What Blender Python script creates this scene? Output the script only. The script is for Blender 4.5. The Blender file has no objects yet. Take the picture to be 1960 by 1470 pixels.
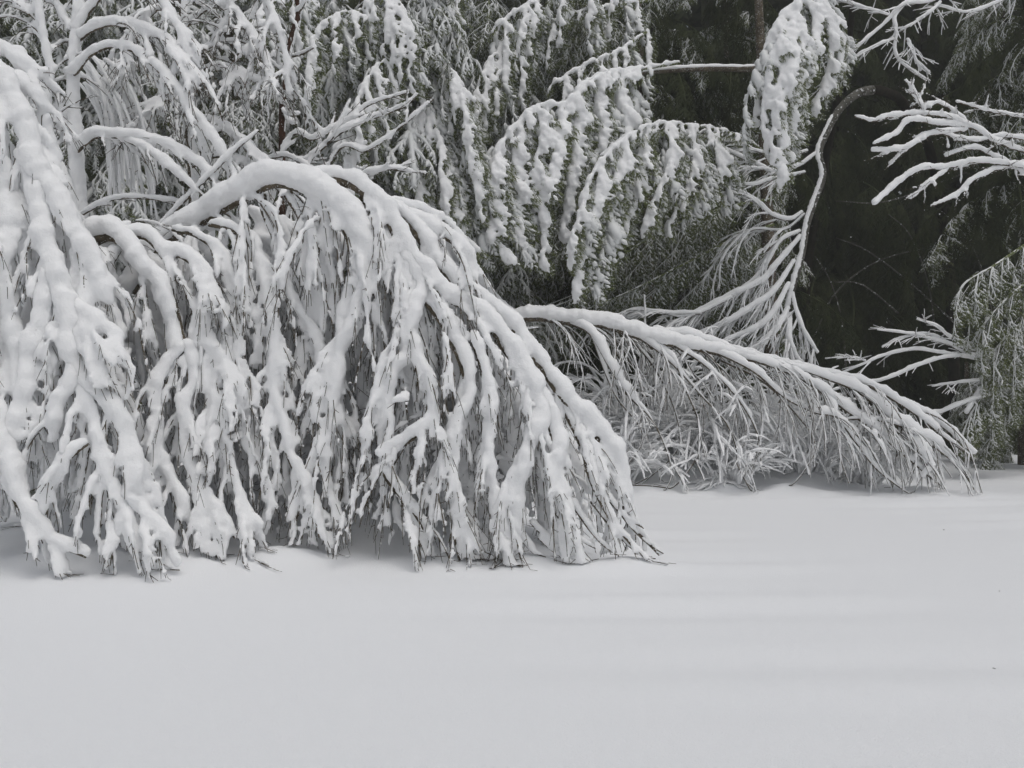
import bpy, math, random
import numpy as np
from mathutils import Vector, Matrix
rnd = random.Random(7)
rng = np.random.default_rng(11)
SC = bpy.context.scene
C = SC.collection
R = math.radians
# ------------------------------------------------------------------ camera
CAMZ = 1.55
FPX = 1923.0                       # focal length in pixels of the 1960 px wide photograph
cam_d = bpy.data.cameras.new('camera'); cam = bpy.data.objects.new('camera', cam_d); C.objects.link(cam)
cam.location = (0, 0, CAMZ); cam.rotation_euler = (R(90), 0, 0)
cam_d.sensor_width = 36.0; cam_d.lens = 36.0*FPX/1960.0
cam_d.clip_start = 0.05; cam_d.clip_end = 2000
SC.camera = cam
# ------------------------------------------------------------------ sky, sun, exposure
SUN_EL, SUN_AZ = 69, 150           # azimuth from +Y clockwise: behind the camera, to the right
w = bpy.data.worlds.new('World'); SC.world = w; w.use_nodes = True
nt = w.node_tree; nt.nodes.clear()
sky = nt.nodes.new('ShaderNodeTexSky'); sky.sky_type = 'NISHITA'; sky.sun_disc = False
sky.sun_elevation = R(SUN_EL); sky.sun_rotation = R(SUN_AZ); sky.dust_density = 4.0; sky.air_density = 1.2
hs = nt.nodes.new('ShaderNodeHueSaturation'); hs.inputs['Saturation'].default_value = 0.32
bg = nt.nodes.new('ShaderNodeBackground'); bg.inputs['Strength'].default_value = 0.12
wo = nt.nodes.new('ShaderNodeOutputWorld')
nt.links.new(sky.outputs[0], hs.inputs['Color']); nt.links.new(hs.outputs[0], bg.inputs[0]); nt.links.new(bg.outputs[0], wo.inputs[0])
sl = bpy.data.lights.new('sun', 'SUN'); sl.energy = 0.7; sl.angle = R(35); sl.color = (1.0, 0.985, 0.96)
so = bpy.data.objects.new('sun', sl); C.objects.link(so)
sd = Vector((math.sin(R(SUN_AZ))*math.cos(R(SUN_EL)), math.cos(R(SUN_AZ))*math.cos(R(SUN_EL)), math.sin(R(SUN_EL))))
so.rotation_euler = (-sd).to_track_quat('-Z', 'Y').to_euler(); so.location = (0, -5, 20)
SC.view_settings.view_transform = 'Standard'; SC.view_settings.look = 'None'
SC.view_settings.exposure = -0.32; SC.view_settings.gamma = 1.0; SC.view_settings.use_curve_mapping = False
SC.cycles.max_bounces = 8; SC.cycles.diffuse_bounces = 7; SC.cycles.use_denoising = True

# ------------------------------------------------------------------ materials
def material(name, base, rough=0.8, bump=None, spec=0.2, var=None, snowtop=None):
    m = bpy.data.materials.new(name); m.use_nodes = True
    t = m.node_tree; b = t.nodes['Principled BSDF']; L = t.links
    b.inputs['Base Color'].default_value = (*base, 1); b.inputs['Roughness'].default_value = rough
    b.inputs['Specular IOR Level'].default_value = spec
    tc = t.nodes.new('ShaderNodeTexCoord')
    if var:                                            # colour variation: (other colour, scale)
        n = t.nodes.new('ShaderNodeTexNoise'); n.inputs['Scale'].default_value = var[1]; n.inputs['Detail'].default_value = 4
        r = t.nodes.new('ShaderNodeValToRGB'); r.color_ramp.elements[0].position = 0.35; r.color_ramp.elements[1].position = 0.65
        r.color_ramp.elements[0].color = (*base, 1); r.color_ramp.elements[1].color = (*var[0], 1)
        L.new(tc.outputs['Object'], n.inputs['Vector']); L.new(n.outputs['Fac'], r.inputs[0]); L.new(r.outputs[0], b.inputs['Base Color'])
        src = r.outputs[0]
        if snowtop:                                    # rime and snow grains plastered on the bark
            n2 = t.nodes.new('ShaderNodeTexNoise'); n2.inputs['Scale'].default_value = snowtop[0]; n2.inputs['Detail'].default_value = 6
            r2 = t.nodes.new('ShaderNodeValToRGB'); r2.color_ramp.elements[0].position = snowtop[1]; r2.color_ramp.elements[1].position = snowtop[1]+0.08
            mx = t.nodes.new('ShaderNodeMixRGB'); mx.inputs[2].default_value = (0.8, 0.81, 0.82, 1)
            L.new(tc.outputs['Object'], n2.inputs['Vector']); L.new(n2.outputs['Fac'], r2.inputs[0])
            L.new(r2.outputs[0], mx.inputs[0]); L.new(src, mx.inputs[1]); L.new(mx.outputs[0], b.inputs['Base Color'])
    prev = None
    for sc_, st, dist in (bump or []):
        n = t.nodes.new('ShaderNodeTexNoise'); n.inputs['Scale'].default_value = sc_; n.inputs['Detail'].default_value = 5
        bp = t.nodes.new('ShaderNodeBump'); bp.inputs['Strength'].default_value = st; bp.inputs['Distance'].default_value = dist
        L.new(tc.outputs['Object'], n.inputs['Vector']); L.new(n.outputs['Fac'], bp.inputs['Height'])
        if prev: L.new(prev.outputs[0], bp.inputs['Normal'])
        prev = bp
    if prev: L.new(prev.outputs[0], b.inputs['Normal'])
    return m
M_snow = material('snow_on_branch', (0.935, 0.94, 0.945), 0.75, [(14, 0.5, 0.010), (80, 1.0, 0.007)], 0.1)
_b = M_snow.node_tree.nodes['Principled BSDF']; _b.inputs['Subsurface Weight'].default_value = 0.6; _b.inputs['Subsurface Scale'].default_value = 0.04; _b.inputs['Subsurface Radius'].default_value = (1, 1, 1)
M_ground = material('snow_ground', (0.86, 0.87, 0.885), 0.8, [(3, 0.2, 0.03), (14, 0.25, 0.008), (110, 0.8, 0.006)], 0.1)
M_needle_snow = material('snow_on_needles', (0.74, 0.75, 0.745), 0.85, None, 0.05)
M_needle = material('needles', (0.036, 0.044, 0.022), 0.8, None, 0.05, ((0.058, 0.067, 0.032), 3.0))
M_frost = material('frosted_needles', (0.090, 0.110, 0.038), 0.8, None, 0.1, ((0.140, 0.160, 0.066), 3.0), (30, 0.55))
M_faint = material('shaded_bark', (0.13, 0.125, 0.11), 0.9, [(30, 0.8, 0.02)], 0.05, ((0.06, 0.058, 0.048), 6.0), (24, 0.6))
M_bark = material('grey_bark', (0.14, 0.115, 0.08), 0.9, [(40, 0.6, 0.01)], 0.1, ((0.055, 0.045, 0.032), 12.0), (55, 0.60))
M_birch = material('pale_bark', (0.20, 0.19, 0.17), 0.9, [(40, 0.6, 0.01)], 0.1, ((0.09, 0.085, 0.075), 10.0), (20, 0.52))
M_red = material('reddish_bark', (0.085, 0.042, 0.026), 0.9, [(40, 0.6, 0.01)], 0.1, ((0.045, 0.026, 0.018), 8.0), (60, 0.64))
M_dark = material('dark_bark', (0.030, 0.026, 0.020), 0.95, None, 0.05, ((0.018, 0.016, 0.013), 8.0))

# ------------------------------------------------------------------ terrain height
def gz(x, y):
    x = np.asarray(x, float); y = np.asarray(y, float)
    z = 0.035*np.sin(x*0.55+1.0)*np.sin(y*0.42+0.4) + 0.03*np.sin(x*0.23-y*0.31+2)
    # long wind ripples on the open snow, stronger to the right
    ex = 0.35+0.65/(1+np.exp(-(x-0.5)*1.2))
    rip = np.sin(y*5.2+0.9*np.sin(x*0.7+1.3)+0.35*x)*0.6+np.sin(y*8.7+1.3*np.sin(x*0.45)-0.5*x+1.7)*0.4
    z = z + 0.042*ex*rip*np.exp(-((y-9.5)/5.5)**2)*(0.5+0.5*np.sin(x*0.9+y*0.8+2.2*np.sin(y*0.33)))
    # drifts gathered under the weeping saplings and the fallen tree
    z = z + 0.10*np.exp(-((x+1.8)/2.4)**2-((y-9.7)/0.9)**2) + 0.08*np.exp(-((x+3.4)/1.3)**2-((y-8.9)/0.8)**2)
    z = z + 0.62*np.exp(-((x-2.9)/2.4)**4-((y-16.8)/1.2)**2)*(1+0.4*np.sin(x*4.1)*np.sin(y*3.3)) + 0.55*np.exp(-((x+2.4)/2.4)**4-((y-10.5)/0.65)**2)*(1+0.25*np.sin(x*3.7+1)*np.sin(y*4))
    z = z + 0.025*np.exp(-((x-3.6)/2.2)**2-((y-14.3)/0.7)**2)*np.sin(x*7.1+1)*np.sin(y*9.3)
    edge = 8.72-0.28/(1+np.exp((x+2.3)*4))
    z = z + 0.09*np.exp(-((y-edge-.12)/0.26)**2)/(1+np.exp((x-1.3)*6))*(0.55+0.45*np.sin(x*6.1+1.5*np.sin(x*2.3)))
    z = z + 0.09*np.exp(-((y-14.75-.2*np.sin(x*2.7))/0.4)**2)/(1+np.exp((1.2-x)*5))/(1+np.exp((x-6.6)*4))*(0.5+0.5*np.sin(x*4.7+1.8*np.sin(x*1.9)))
    return z

# ------------------------------------------------------------------ mesh collecting
TEX1 = bpy.data.textures.new('lumps', 'CLOUDS'); TEX1.noise_scale = 0.11; TEX1.noise_depth = 1
TEX2 = bpy.data.textures.new('crumbs', 'CLOUDS'); TEX2.noise_scale = 0.03; TEX2.noise_depth = 1
class Geo:
    def __init__(s): s.v=[]; s.q=[]; s.t=[]; s.n=0
    def add(s, v, q=None, t=None):
        if q is not None and len(q): s.q.append(np.asarray(q)+s.n)
        if t is not None and len(t): s.t.append(np.asarray(t)+s.n)
        s.v.append(np.asarray(v, float)); s.n += len(v)
    def arrays(s):
        v = np.concatenate(s.v) if s.v else np.zeros((0,3))
        q = np.concatenate(s.q) if s.q else np.zeros((0,4),int)
        t = np.concatenate(s.t) if s.t else np.zeros((0,3),int)
        return v,q,t
def new_mesh(name, v, q, t, mat, smooth=True):
    me = bpy.data.meshes.new(name)
    nq, ntr = len(q), len(t)
    me.vertices.add(len(v)); me.vertices.foreach_set('co', v.astype(np.float32).ravel())
    me.loops.add(nq*4+ntr*3)
    me.loops.foreach_set('vertex_index', np.concatenate([q.ravel(), t.ravel()]).astype(np.int32))
    me.polygons.add(nq+ntr)
    st = np.concatenate([np.arange(nq)*4, nq*4+np.arange(ntr)*3]).astype(np.int32)
    me.polygons.foreach_set('loop_start', st)
    me.polygons.foreach_set('use_smooth', np.full(nq+ntr, smooth))
    me.materials.append(mat); me.update(calc_edges=True); me.validate()
    return me
def obj(name, g, mat, parent=None, smooth=True, loc=None, voxel=None, sm=3):
    v,q,t = g.arrays() if isinstance(g, Geo) else g
    if loc is None and parent is not None: loc = WORLD.get(parent.name)
    loc = np.array(loc if loc is not None else (0,0,0), float)
    me = new_mesh(name, v-loc, q, t, mat, smooth)
    o = bpy.data.objects.new(name, me); C.objects.link(o)
    if voxel:
        md = o.modifiers.new('r', 'REMESH'); md.mode='VOXEL'; md.voxel_size = voxel; md.use_smooth_shade = True
        if sm:
            ms = o.modifiers.new('s', 'SMOOTH'); ms.iterations = sm; ms.factor = 0.5
            for tx, st in ((TEX1, 0.042), (TEX2, 0.022)):
                dm = o.modifiers.new('d', 'DISPLACE'); dm.texture = tx; dm.strength = st*min(1.0, voxel/0.030); dm.mid_level = 0.48
        dg = bpy.context.evaluated_depsgraph_get(); dg.update()
        me2 = bpy.data.meshes.new_from_object(o.evaluated_get(dg)); o.modifiers.clear()
        old = o.data; o.data = me2; bpy.data.meshes.remove(old)
        if not me2.materials: me2.materials.append(mat)
        me2.polygons.foreach_set('use_smooth', np.ones(len(me2.polygons), bool)); me2.update()
    o.location = (0,0,0) if parent is not None else tuple(loc)
    if parent is not None: o.parent = parent
    WORLD[o.name] = tuple(loc)
    return o
WORLD = {}
def thing(name, label, cat, loc, group=None):
    o = bpy.data.objects.new(name, None); C.objects.link(o); o.location = loc
    o.empty_display_size = 0.2
    o['label'] = label; o['category'] = cat
    if group: o['group'] = group
    WORLD[o.name] = tuple(loc)
    return o

# ------------------------------------------------------------------ curves and tubes
def resample(ctrl, step):
    P = np.asarray(ctrl, float)
    if len(P) < 3: P = np.array([P[0], (P[0]+P[-1])/2, P[-1]])
    E = np.vstack([2*P[0]-P[1], P, 2*P[-1]-P[-2]])
    out = []
    for i in range(1, len(E)-2):
        p0,p1,p2,p3 = E[i-1],E[i],E[i+1],E[i+2]
        n = max(2, int(np.linalg.norm((p2-p1)[:3])/step)+1)
        t = np.linspace(0,1,n,endpoint=False)[:,None]
        out.append(0.5*((2*p1)+(-p0+p2)*t+(2*p0-5*p1+4*p2-p3)*t*t+(-p0+3*p1-3*p2+p3)*t**3))
    out.append(E[-2][None])
    return np.vstack(out)
def frames(P, ref):
    T = np.gradient(P, axis=0); T /= np.linalg.norm(T,axis=1)[:,None]+1e-9
    N = ref - (T@ref)[:,None]*T
    N /= np.linalg.norm(N,axis=1)[:,None]+1e-9
    return T, N, np.cross(T,N)
def tube(g, P, r, sides=6, ref=np.array([0.13,-0.35,1.0]), a=1.0, b=1.0, off=0.0, round_ends=False, rough=0.0):
    P = np.asarray(P,float); n = len(P)
    r = np.broadcast_to(np.asarray(r,float),(n,)).copy()
    T,N,S = frames(P, np.asarray(ref,float))
    if round_ends:                                    # blunt snow ends: extend with shrinking rings
        P = np.vstack([P[0]-T[0]*r[0]*0.55, P, P[-1]+T[-1]*r[-1]*0.55])
        T = np.vstack([T[0],T,T[-1]]); N = np.vstack([N[0],N,N[-1]]); S = np.vstack([S[0],S,S[-1]])
        r = np.concatenate([[r[0]*0.6], r, [r[-1]*0.6]]); n += 2
    Cn = P + N*(r*off)[:,None]
    ang = np.linspace(0,2*np.pi,sides,endpoint=False)
    ca, sa = np.cos(ang)*a, np.sin(ang)*b
    rr = r[:,None]*np.ones((n,sides))
    if rough: rr = rr*(1+rough*rng.standard_normal((n,sides)))
    V = Cn[:,None,:] + rr[:,:,None]*(S[:,None,:]*ca[None,:,None] + N[:,None,:]*sa[None,:,None])
    V = V.reshape(-1,3)
    i = np.arange(n-1)[:,None]*sides; j = np.arange(sides)[None,:]; k = (j+1)%sides
    Q = np.stack([i+j, i+k, i+sides+k, i+sides+j], -1).reshape(-1,4)
    c0 = len(V); V = np.vstack([V, Cn[0], Cn[-1]])
    j = np.arange(sides); k = (j+1)%sides; e = (n-1)*sides
    Tt = np.vstack([np.stack([np.full(sides,c0), k, j],-1), np.stack([np.full(sides,c0+1), e+j, e+k],-1)])
    g.add(V, Q, Tt)
def noise1(n, step, wl, seed=None):
    """smooth 1-D noise, about -1..1"""
    x = np.arange(n)*step
    o = np.zeros(n)
    for k,am in ((1,0.60),(2.3,0.38),(4.7,0.08)):
        o += am*np.sin(x*2*np.pi*k/wl*rnd.uniform(.8,1.2)+rnd.uniform(0,6.28))
    return o
def snow_tube(g, P, rs, off=0.8, ref=None, sides=8, lump=0.3, step=0.04, b=0.92):
    n = len(P)
    ref = np.array([0.15,-0.4,1.0]) if ref is None else ref
    r = np.broadcast_to(np.asarray(rs,float),(n,)) * (1+lump*noise1(n, step, 0.42))
    r = np.clip(r, 0.006, None)
    tube(g, P, r, sides, ref, 1.0, b, off, True, 0.04)

def px(x, y, d):
    """a point of the place at distance d seen in direction of the photograph's pixel (x, y)"""
    return np.array([(x-980)/FPX*d, d, CAMZ-(y-735)/FPX*d])

# ------------------------------------------------------------------ growing hanging twigs
UP = np.array([0,0,1.0])
def grow(p0, d0, L, grav, step=0.05, wob=0.10, ground=True, bias=None):
    p = np.array(p0,float); d = np.array(d0,float); d /= np.linalg.norm(d)
    pts = [p.copy()]; n = max(3,int(L/step)); hit = 0
    for i in range(n):
        d = d + np.array([rnd.gauss(0,wob)*0.5, rnd.gauss(0,wob)*0.5, -grav*step*2+rnd.gauss(0,wob)*0.25])
        if bias is not None: d = d + bias*step
        d /= np.linalg.norm(d)
        q = p + d*step
        if ground:
            z = float(gz(q[0],q[1]))+0.015
            if q[2] < z:
                q[2] = z; d[2] = 0.0
                d[0] += .15*math.copysign(1,d[0]); hit += 1
                if i > n-3 or hit > 2 or rnd.random() < 0.25:
                    pts.append(q.copy()); break
        p = q; pts.append(p.copy())
    return np.array(pts)
SPUR = 0.45
def spurs(gw, P, every=0.16, L=(0.018,0.050), r=0.004, ref=None, side=-1):
    """short dead twiglets poking out from under the snow"""
    T,N,S = frames(P, np.array([0.15,-0.4,1.0]) if ref is None else ref)
    acc = 0
    for i in range(1,len(P)-1):
        acc += np.linalg.norm(P[i]-P[i-1])
        if acc > every*rnd.uniform(.6,1.6):
            acc = 0
            if rnd.random() > SPUR or P[i][2] < float(gz(P[i][0],P[i][1]))+.06: continue
            d = S[i]*rnd.choice((-1,1))*rnd.uniform(.4,1)+T[i]*rnd.uniform(.2,.9)-N[i]*rnd.uniform(0,.5)
            d /= np.linalg.norm(d); l = rnd.uniform(*L)
            tube(gw, np.array([P[i],P[i]+d*l]), [r,r*0.5], 3)

class Limb:
    """one branch of a snow-laden deciduous tree: wood + snow, its side twigs included"""
    def __init__(s): s.w = Geo(); s.s = Geo(); s.paths = []
def add_path(lb, P, rw0, rw1, rs0, rs1, off=0.8, lump=0.25, ref=None, spur=True, snow_from=0.0, snow_b=0.92):
    n = len(P); t = np.linspace(0,1,n)
    if rw0 > 0.02: tube(lb.w, P, rw0+(rw1-rw0)*t, 7)
    else:
        ix = np.unique(np.append(np.arange(0,n,2), n-1)); tube(lb.w, P[ix], (rw0+(rw1-rw0)*t)[ix], 4 if rw0>.008 else 3)
    i0 = int(snow_from*n)
    if rs0 > 0 and n-i0 >= 3:
        seg = P[i0:]; tt = t[i0:]
        st = float(np.mean(np.linalg.norm(np.diff(seg,axis=0),axis=1)))
        snow_tube(lb.s, seg, (rs0+(rs1-rs0)*tt**2)*(1-.35*tt**8), off, ref, 6, lump, st*1.5, snow_b)
    if spur and rw0 < 0.02 and not getattr(lb,'clean',False): spurs(lb.w, P)
    lb.paths.append(P)
def hang(lb, P, count, t0, t1, Lr, rs, rw=0.006, spread=0.8, grav=1.0, fwd=0.6, off=(0.6,0.98), sub=2, lump=0.35, yb=0.0, xb=0.0, wob=0.10, level=0, side=None):
    n = len(P)
    T = np.gradient(P,axis=0); T /= np.linalg.norm(T,axis=1)[:,None]+1e-9
    for k in range(count):
        t = t0+(t1-t0)*(k+rnd.random())/count
        i = min(n-1,int(t*(n-1)))
        az = rnd.uniform(0,2*np.pi)
        rand = np.array([math.cos(az), math.sin(az), 0])*spread
        rand[0] += xb; rand[1] += yb
        d = T[i]*fwd + rand + UP*rnd.uniform(-.3,.25)
        L = rnd.uniform(*Lr)
        Q = grow(P[i], d, L, grav, 0.065, wob)
        k_ = rnd.uniform(.75,1.25)
        az = rnd.uniform(0,6.28)
        ref = np.array([0.1+0.9*math.cos(az), -0.1+0.8*math.sin(az), 0.8])
        add_path(lb, Q, rw, rw*0.5, rs*k_, rs*0.5*k_, rnd.uniform(*off), lump, ref)
        if sub > 0 and len(Q) > 6:
            hang(lb, Q, int(rnd.uniform(.6,1.4)*sub+0.5), 0.1, 0.85, (Lr[0]*0.35, Lr[1]*0.5), rs*0.62, rw*0.75, spread*0.75, grav, 0.9, off, sub-2 if sub>2 else 0, lump, 0, 0, wob, level+1)

THICK = 1.0
def limb_path(spec, step=0.065):
    """spec: [(px,py,dist[,snow radius px])...]"""
    c = np.array([px(*s[:3]) for s in spec]); rs = np.array([ (s[3] if len(s)>3 else 20)*THICK*s[2]/FPX for s in spec])
    c4 = np.hstack([c, rs[:,None]])
    S = resample(c4, step)
    P = S[:,:3].copy()
    g = gz(P[:,0],P[:,1])+0.01
    P[:,2] = np.maximum(P[:,2], g)
    return P, np.clip(S[:,3],0.004,None)
def make_limb(spec, rw0, rw1, off=0.75, lump=0.14, ref=None):
    lb = Limb(); P, rs = limb_path(spec)
    n = len(P)
    tube(lb.w, P, np.linspace(rw0,rw1,n), 8)
    st = float(np.mean(np.linalg.norm(np.diff(P,axis=0),axis=1)))
    snow_tube(lb.s, P, rs, off, ref, 10, lump, st)
    lb.P = P
    return lb
def finish(lb, parent, name='branch', mat=None, voxel=0.0245, sm=1):
    b = obj(name, lb.w, mat or M_bark, parent)
    if lb.s.n: sn = obj('snow_cover', lb.s, M_snow, b, loc=WORLD[parent.name], voxel=voxel, sm=sm)
    if name in ('hanging_twigs','drooping_twigs','branch_tips','stems'):
        b['kind'] = 'stuff'; sn['kind'] = 'stuff'
    return b

# ================================================================== GROUND
def axis(segs):
    out = []
    for a,b,s in segs: out.append(np.arange(a,b,s))
    return np.concatenate(out+[[segs[-1][1]]])
gx = axis([(-400,-60,40),(-60,-12,4),(-12,-6,0.5),(-6,8,0.12),(8,14,0.5),(14,60,4),(60,401,40)])
gy = axis([(-60,-4,6),(-4,1,1),(1,3,0.15),(3,18,0.085),(18,26,0.2),(26,60,3),(60,600,60)])
X,Y = np.meshgrid(gx,gy); Z = gz(X,Y)
V = np.stack([X,Y,Z],-1).reshape(-1,3); nx = len(gx); ny = len(gy)
i = (np.arange(ny-1)[:,None]*nx+np.arange(nx-1)[None,:]).ravel()
g = Geo(); g.add(V, np.stack([i,i+1,i+nx+1,i+nx],-1))
go = obj('snow_ground', g, M_ground); go['kind'] = 'structure'

# ================================================================== FOREGROUND WEEPING SAPLINGS
# --- arched sapling in the middle
t1 = thing('bent_birch_tree', 'snow-laden young tree bent in an arch, its crown fanned on the snow left of centre', 'tree', tuple(px(330,455,9.6)*[1,1,0]))
tr = make_limb([(250,560,9.8,18),(290,490,9.8,18),(330,455,9.7,20),(385,425,9.6,22),(430,398,9.5,24),(478,372,9.4,26),(525,352,9.3,27),(575,362,9.2,27),(620,385,9.15,27),(665,425,9.1,26),(700,482,9.05,26),(735,530,9.0,25)], 0.055, 0.03, 0.85, 0.08)
hang(tr, tr.P, 16, 0.3, 1.0, (0.9,1.7), 0.034, 0.009, 0.4, 1.1, 0.5, sub=5)
finish(tr, t1, 'trunk')
THICK = .60
hero1 = [
 # (points, wood r0, r1, hanging count, lengths)
 ([(560,372,9.3,16),(600,347,9.25,22),(653,347,9.2,25),(700,373,9.1,27),(743,421,9.0,27),(762,466,8.95,27),(800,520,8.9,28),(850,570,8.9,26),(905,595,8.9,26),(950,643,8.85,27),(978,684,8.8,30),(1003,735,8.75,33),(1022,790,8.7,31),(1008,843,8.65,28),(985,915,8.6,24),(975,980,8.6,20),(972,1050,8.6,12)], .03,.009,14,(.5,1.1)),
 ([(690,380,9.2,18),(740,400,9.15,22),(790,440,9.1,24),(830,500,9.05,25),(868,545,9.0,26),(914,575,9.0,22),(964,610,8.95,22),(1003,662,8.9,22),(1040,712,8.85,24),(1074,762,8.8,27),(1120,812,8.8,31),(1150,850,8.8,33),(1175,895,8.8,28),(1185,950,8.8,22),(1215,1010,8.85,12),(1262,1062,8.9,7)], .028,.008,14,(.3,.8)),
 ([(640,350,9.3,14),(700,365,9.25,18),(743,396,9.2,20),(796,402,9.2,17),(842,420,9.2,15)], .018,.01,4,(.5,1.0)),
 ([(743,410,9.3,16),(780,418,9.2,20),(825,442,9.15,22),(868,465,9.1,20),(890,485,9.1,16),(902,510,9.1,13)], .02,.01,7,(.7,1.2)),
 ([(700,430,9.1,18),(735,462,9.05,24),(771,505,8.95,28),(800,550,8.9,26),(790,590,8.85,26),(775,640,8.8,27),(768,690,8.8,27),(745,720,8.75,26),(730,790,8.75,20),(722,850,8.75,16)], .024,.008,10,(.5,1.0)),
 ([(620,390,9.2,18),(655,430,9.1,24),(672,475,9.05,27),(686,540,9.0,29),(672,580,9.0,27),(660,630,8.95,26),(640,670,8.95,26),(632,735,8.9,22),(622,820,8.9,18),(612,900,8.9,14)], .024,.008,11,(.5,1.1)),
 ([(800,560,8.9,20),(845,620,8.8,24),(875,680,8.75,25),(890,740,8.7,22),(870,790,8.7,24),(850,850,8.65,26),(845,905,8.65,24),(860,960,8.6,20),(872,1030,8.6,14),(880,1080,8.6,8)], .016,.007,12,(.4,.9)),
 ([(950,650,8.85,16),(1000,720,8.75,20),(1040,790,8.7,26),(1058,850,8.65,26),(1052,900,8.6,24),(1075,960,8.6,19),(1095,1020,8.6,14),(1105,1062,8.6,8)], .016,.007,9,(.3,.7)),
 ([(800,540,8.95,18),(770,600,8.8,22),(790,680,8.7,20),(820,760,8.65,18),(800,830,8.6,20),(750,870,8.6,24),(735,910,8.6,20),(790,980,8.6,16),(820,1030,8.6,10)], .014,.006,9,(.4,.8)),
 ([(545,375,9.3,14),(572,420,9.25,16),(582,480,9.2,14),(578,545,9.2,12)], .010,.006,1,(.2,.4)),
 ([(610,420,9.3,13),(612,470,9.3,13),(600,530,9.3,10)], .009,.006,0,(.2,.4)),
 ([(505,372,9.35,9),(500,400,9.3,9),(520,450,9.3,9),(530,500,9.3,12),(560,580,9.25,15),(600,650,9.2,16),(640,760,9.1,17),(650,880,9.05,16)], .010,.006,8,(.4,.9)),
 ([(1070,770,8.85,14),(1110,850,8.75,20),(1130,920,8.7,18),(1165,990,8.7,12),(1215,1050,8.7,7),(1240,1075,8.7,5)], .012,.006,6,(.2,.5)),
 ([(900,640,8.8,18),(925,720,8.7,20),(935,800,8.65,18),(930,880,8.6,17),(940,950,8.6,16),(960,1020,8.6,12),(978,1082,8.6,6)], .013,.006,8,(.3,.8)),
]
for k,(sp,a,b,n,Lr) in enumerate(hero1):
    lb = make_limb(sp, a*1.4, b*1.5, 1.04, 0.16, np.array([0.5,-0.1,1.0]) if k in (0,1,7,12) else np.array([rnd.uniform(-.7,.8),rnd.uniform(-.4,.2),.9]))
    if n:
        hang(lb, lb.P, int(n*2.0), 0.12, 0.97, (Lr[0]*1.1,Lr[1]*1.2), 0.024, 0.0062, 0.42, 1.1, 0.75, sub=5, yb=0.0)
    finish(lb, t1)
# thin whips fanned on the snow at the right foot of the arch
lb = Limb()
for (x0,y0,x1,y1,r) in [(1120,900,1230,1010,6),(1150,930,1270,1060,4),(1130,960,1255,1078,4),(1090,960,1185,1065,6),(1060,980,1140,1050,6),(1150,870,1232,1012,5),(1015,1000,1075,1050,6),(900,1000,960,1075,7),(880,1010,940,1062,6),(1030,1030,1100,1078,6),(980,1010,1045,1075,7)]:
    P,_ = limb_path([(x0,y0,8.75,r),((x0*.62+x1*.38),(y0*.5+y1*.5),8.75,r),((x0*.3+x1*.7),(y0*.18+y1*.82),8.72,r),(x1,y1,8.7,r)], .04)
    add_path(lb, P, .009, .005, r*8.7/FPX*1.3, r*8.7/FPX*0.5, 1.0, .3)
finish(lb, t1, voxel=.018)
lb = Limb(); lb.clean = True
for x0,y0,x1,y1,m in [(480,400,700,470,16),(600,400,880,600,24),(760,520,960,700,24),(880,640,1060,830,20),(420,440,560,470,10),(560,560,800,640,20)]:
    Q = np.array([px(x0+(x1-x0)*k/8, y0+(y1-y0)*k/8, 9.75-.0006*(x0+(x1-x0)*k/8-400)+rnd.uniform(-.1,.25)) for k in range(9)])
    hang(lb, Q, int(m*1.25), 0, 1, (.9,2.0), .042, .0055, .35, .9, .4, sub=4, yb=.12, off=(.25,.6))
finish(lb, t1, 'hanging_twigs', voxel=.036)

# --- arched sapling between
t2 = thing('weeping_sapling_tree', 'short arched sapling with brown trunk underside, drooping between far-left tree and the big arch', 'tree', tuple(px(155,500,9.2)*[1,1,0]))
hero2 = [
 ([(140,560,9.3,14),(150,500,9.2,22),(172,465,9.15,30),(212,450,9.1,34),(250,476,9.05,32),(285,520,9.0,30),(322,560,8.95,27),(340,612,8.9,24),(352,668,8.85,25)], .06,.02,6,(.5,1.0)),
 ([(352,668,8.85,24),(322,702,8.8,23),(296,753,8.75,24),(298,843,8.7,19),(311,896,8.7,20),(345,960,8.6,18),(360,1010,8.6,12)], .015,.007,9,(.3,.8)),
 ([(350,660,8.85,24),(362,736,8.8,22),(345,795,8.75,24),(350,878,8.7,22),(380,935,8.65,20),(420,990,8.6,16),(450,1030,8.6,12)], .015,.007,10,(.3,.8)),
 ([(235,455,9.2,16),(278,455,9.15,24),(314,488,9.1,24),(345,490,9.05,22),(378,516,9.0,24),(395,560,8.95,22),(388,612,8.9,21),(380,655,8.9,24),(411,680,8.85,22),(436,724,8.8,22),(458,766,8.8,20)], .02,.008,12,(.5,1.0)),
 ([(400,430,9.3,12),(440,440,9.25,16),(480,472,9.2,20),(500,557,9.1,20),(512,603,9.05,20),(518,664,9.0,21),(515,753,8.95,20),(536,807,8.9,20),(552,878,8.85,19),(590,950,8.8,20),(612,1028,8.75,10)], .016,.008,13,(.4,1.0)),
 ([(229,480,9.1,20),(203,530,9.0,22),(207,593,8.95,22),(228,650,8.9,21),(222,720,8.85,19),(250,790,8.8,20),(270,850,8.75,17)], .014,.008,9,(.4,.9)),
 ([(330,440,9.3,10),(380,455,9.2,14),(430,500,9.15,16),(450,570,9.1,17),(440,650,9.0,16),(470,740,8.95,17),(480,830,8.9,18),(500,900,8.85,16)], .012,.007,12,(.4,.9)),
 ([(480,830,8.9,14),(430,850,8.8,14),(400,870,8.75,13),(370,880,8.75,9)], .009,.005,3,(.2,.4)),
 ([(420,700,9.0,14),(400,780,8.8,16),(430,870,8.75,17),(455,950,8.7,14),(500,1010,8.6,10)], .010,.006,8,(.3,.7)),
]
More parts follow.
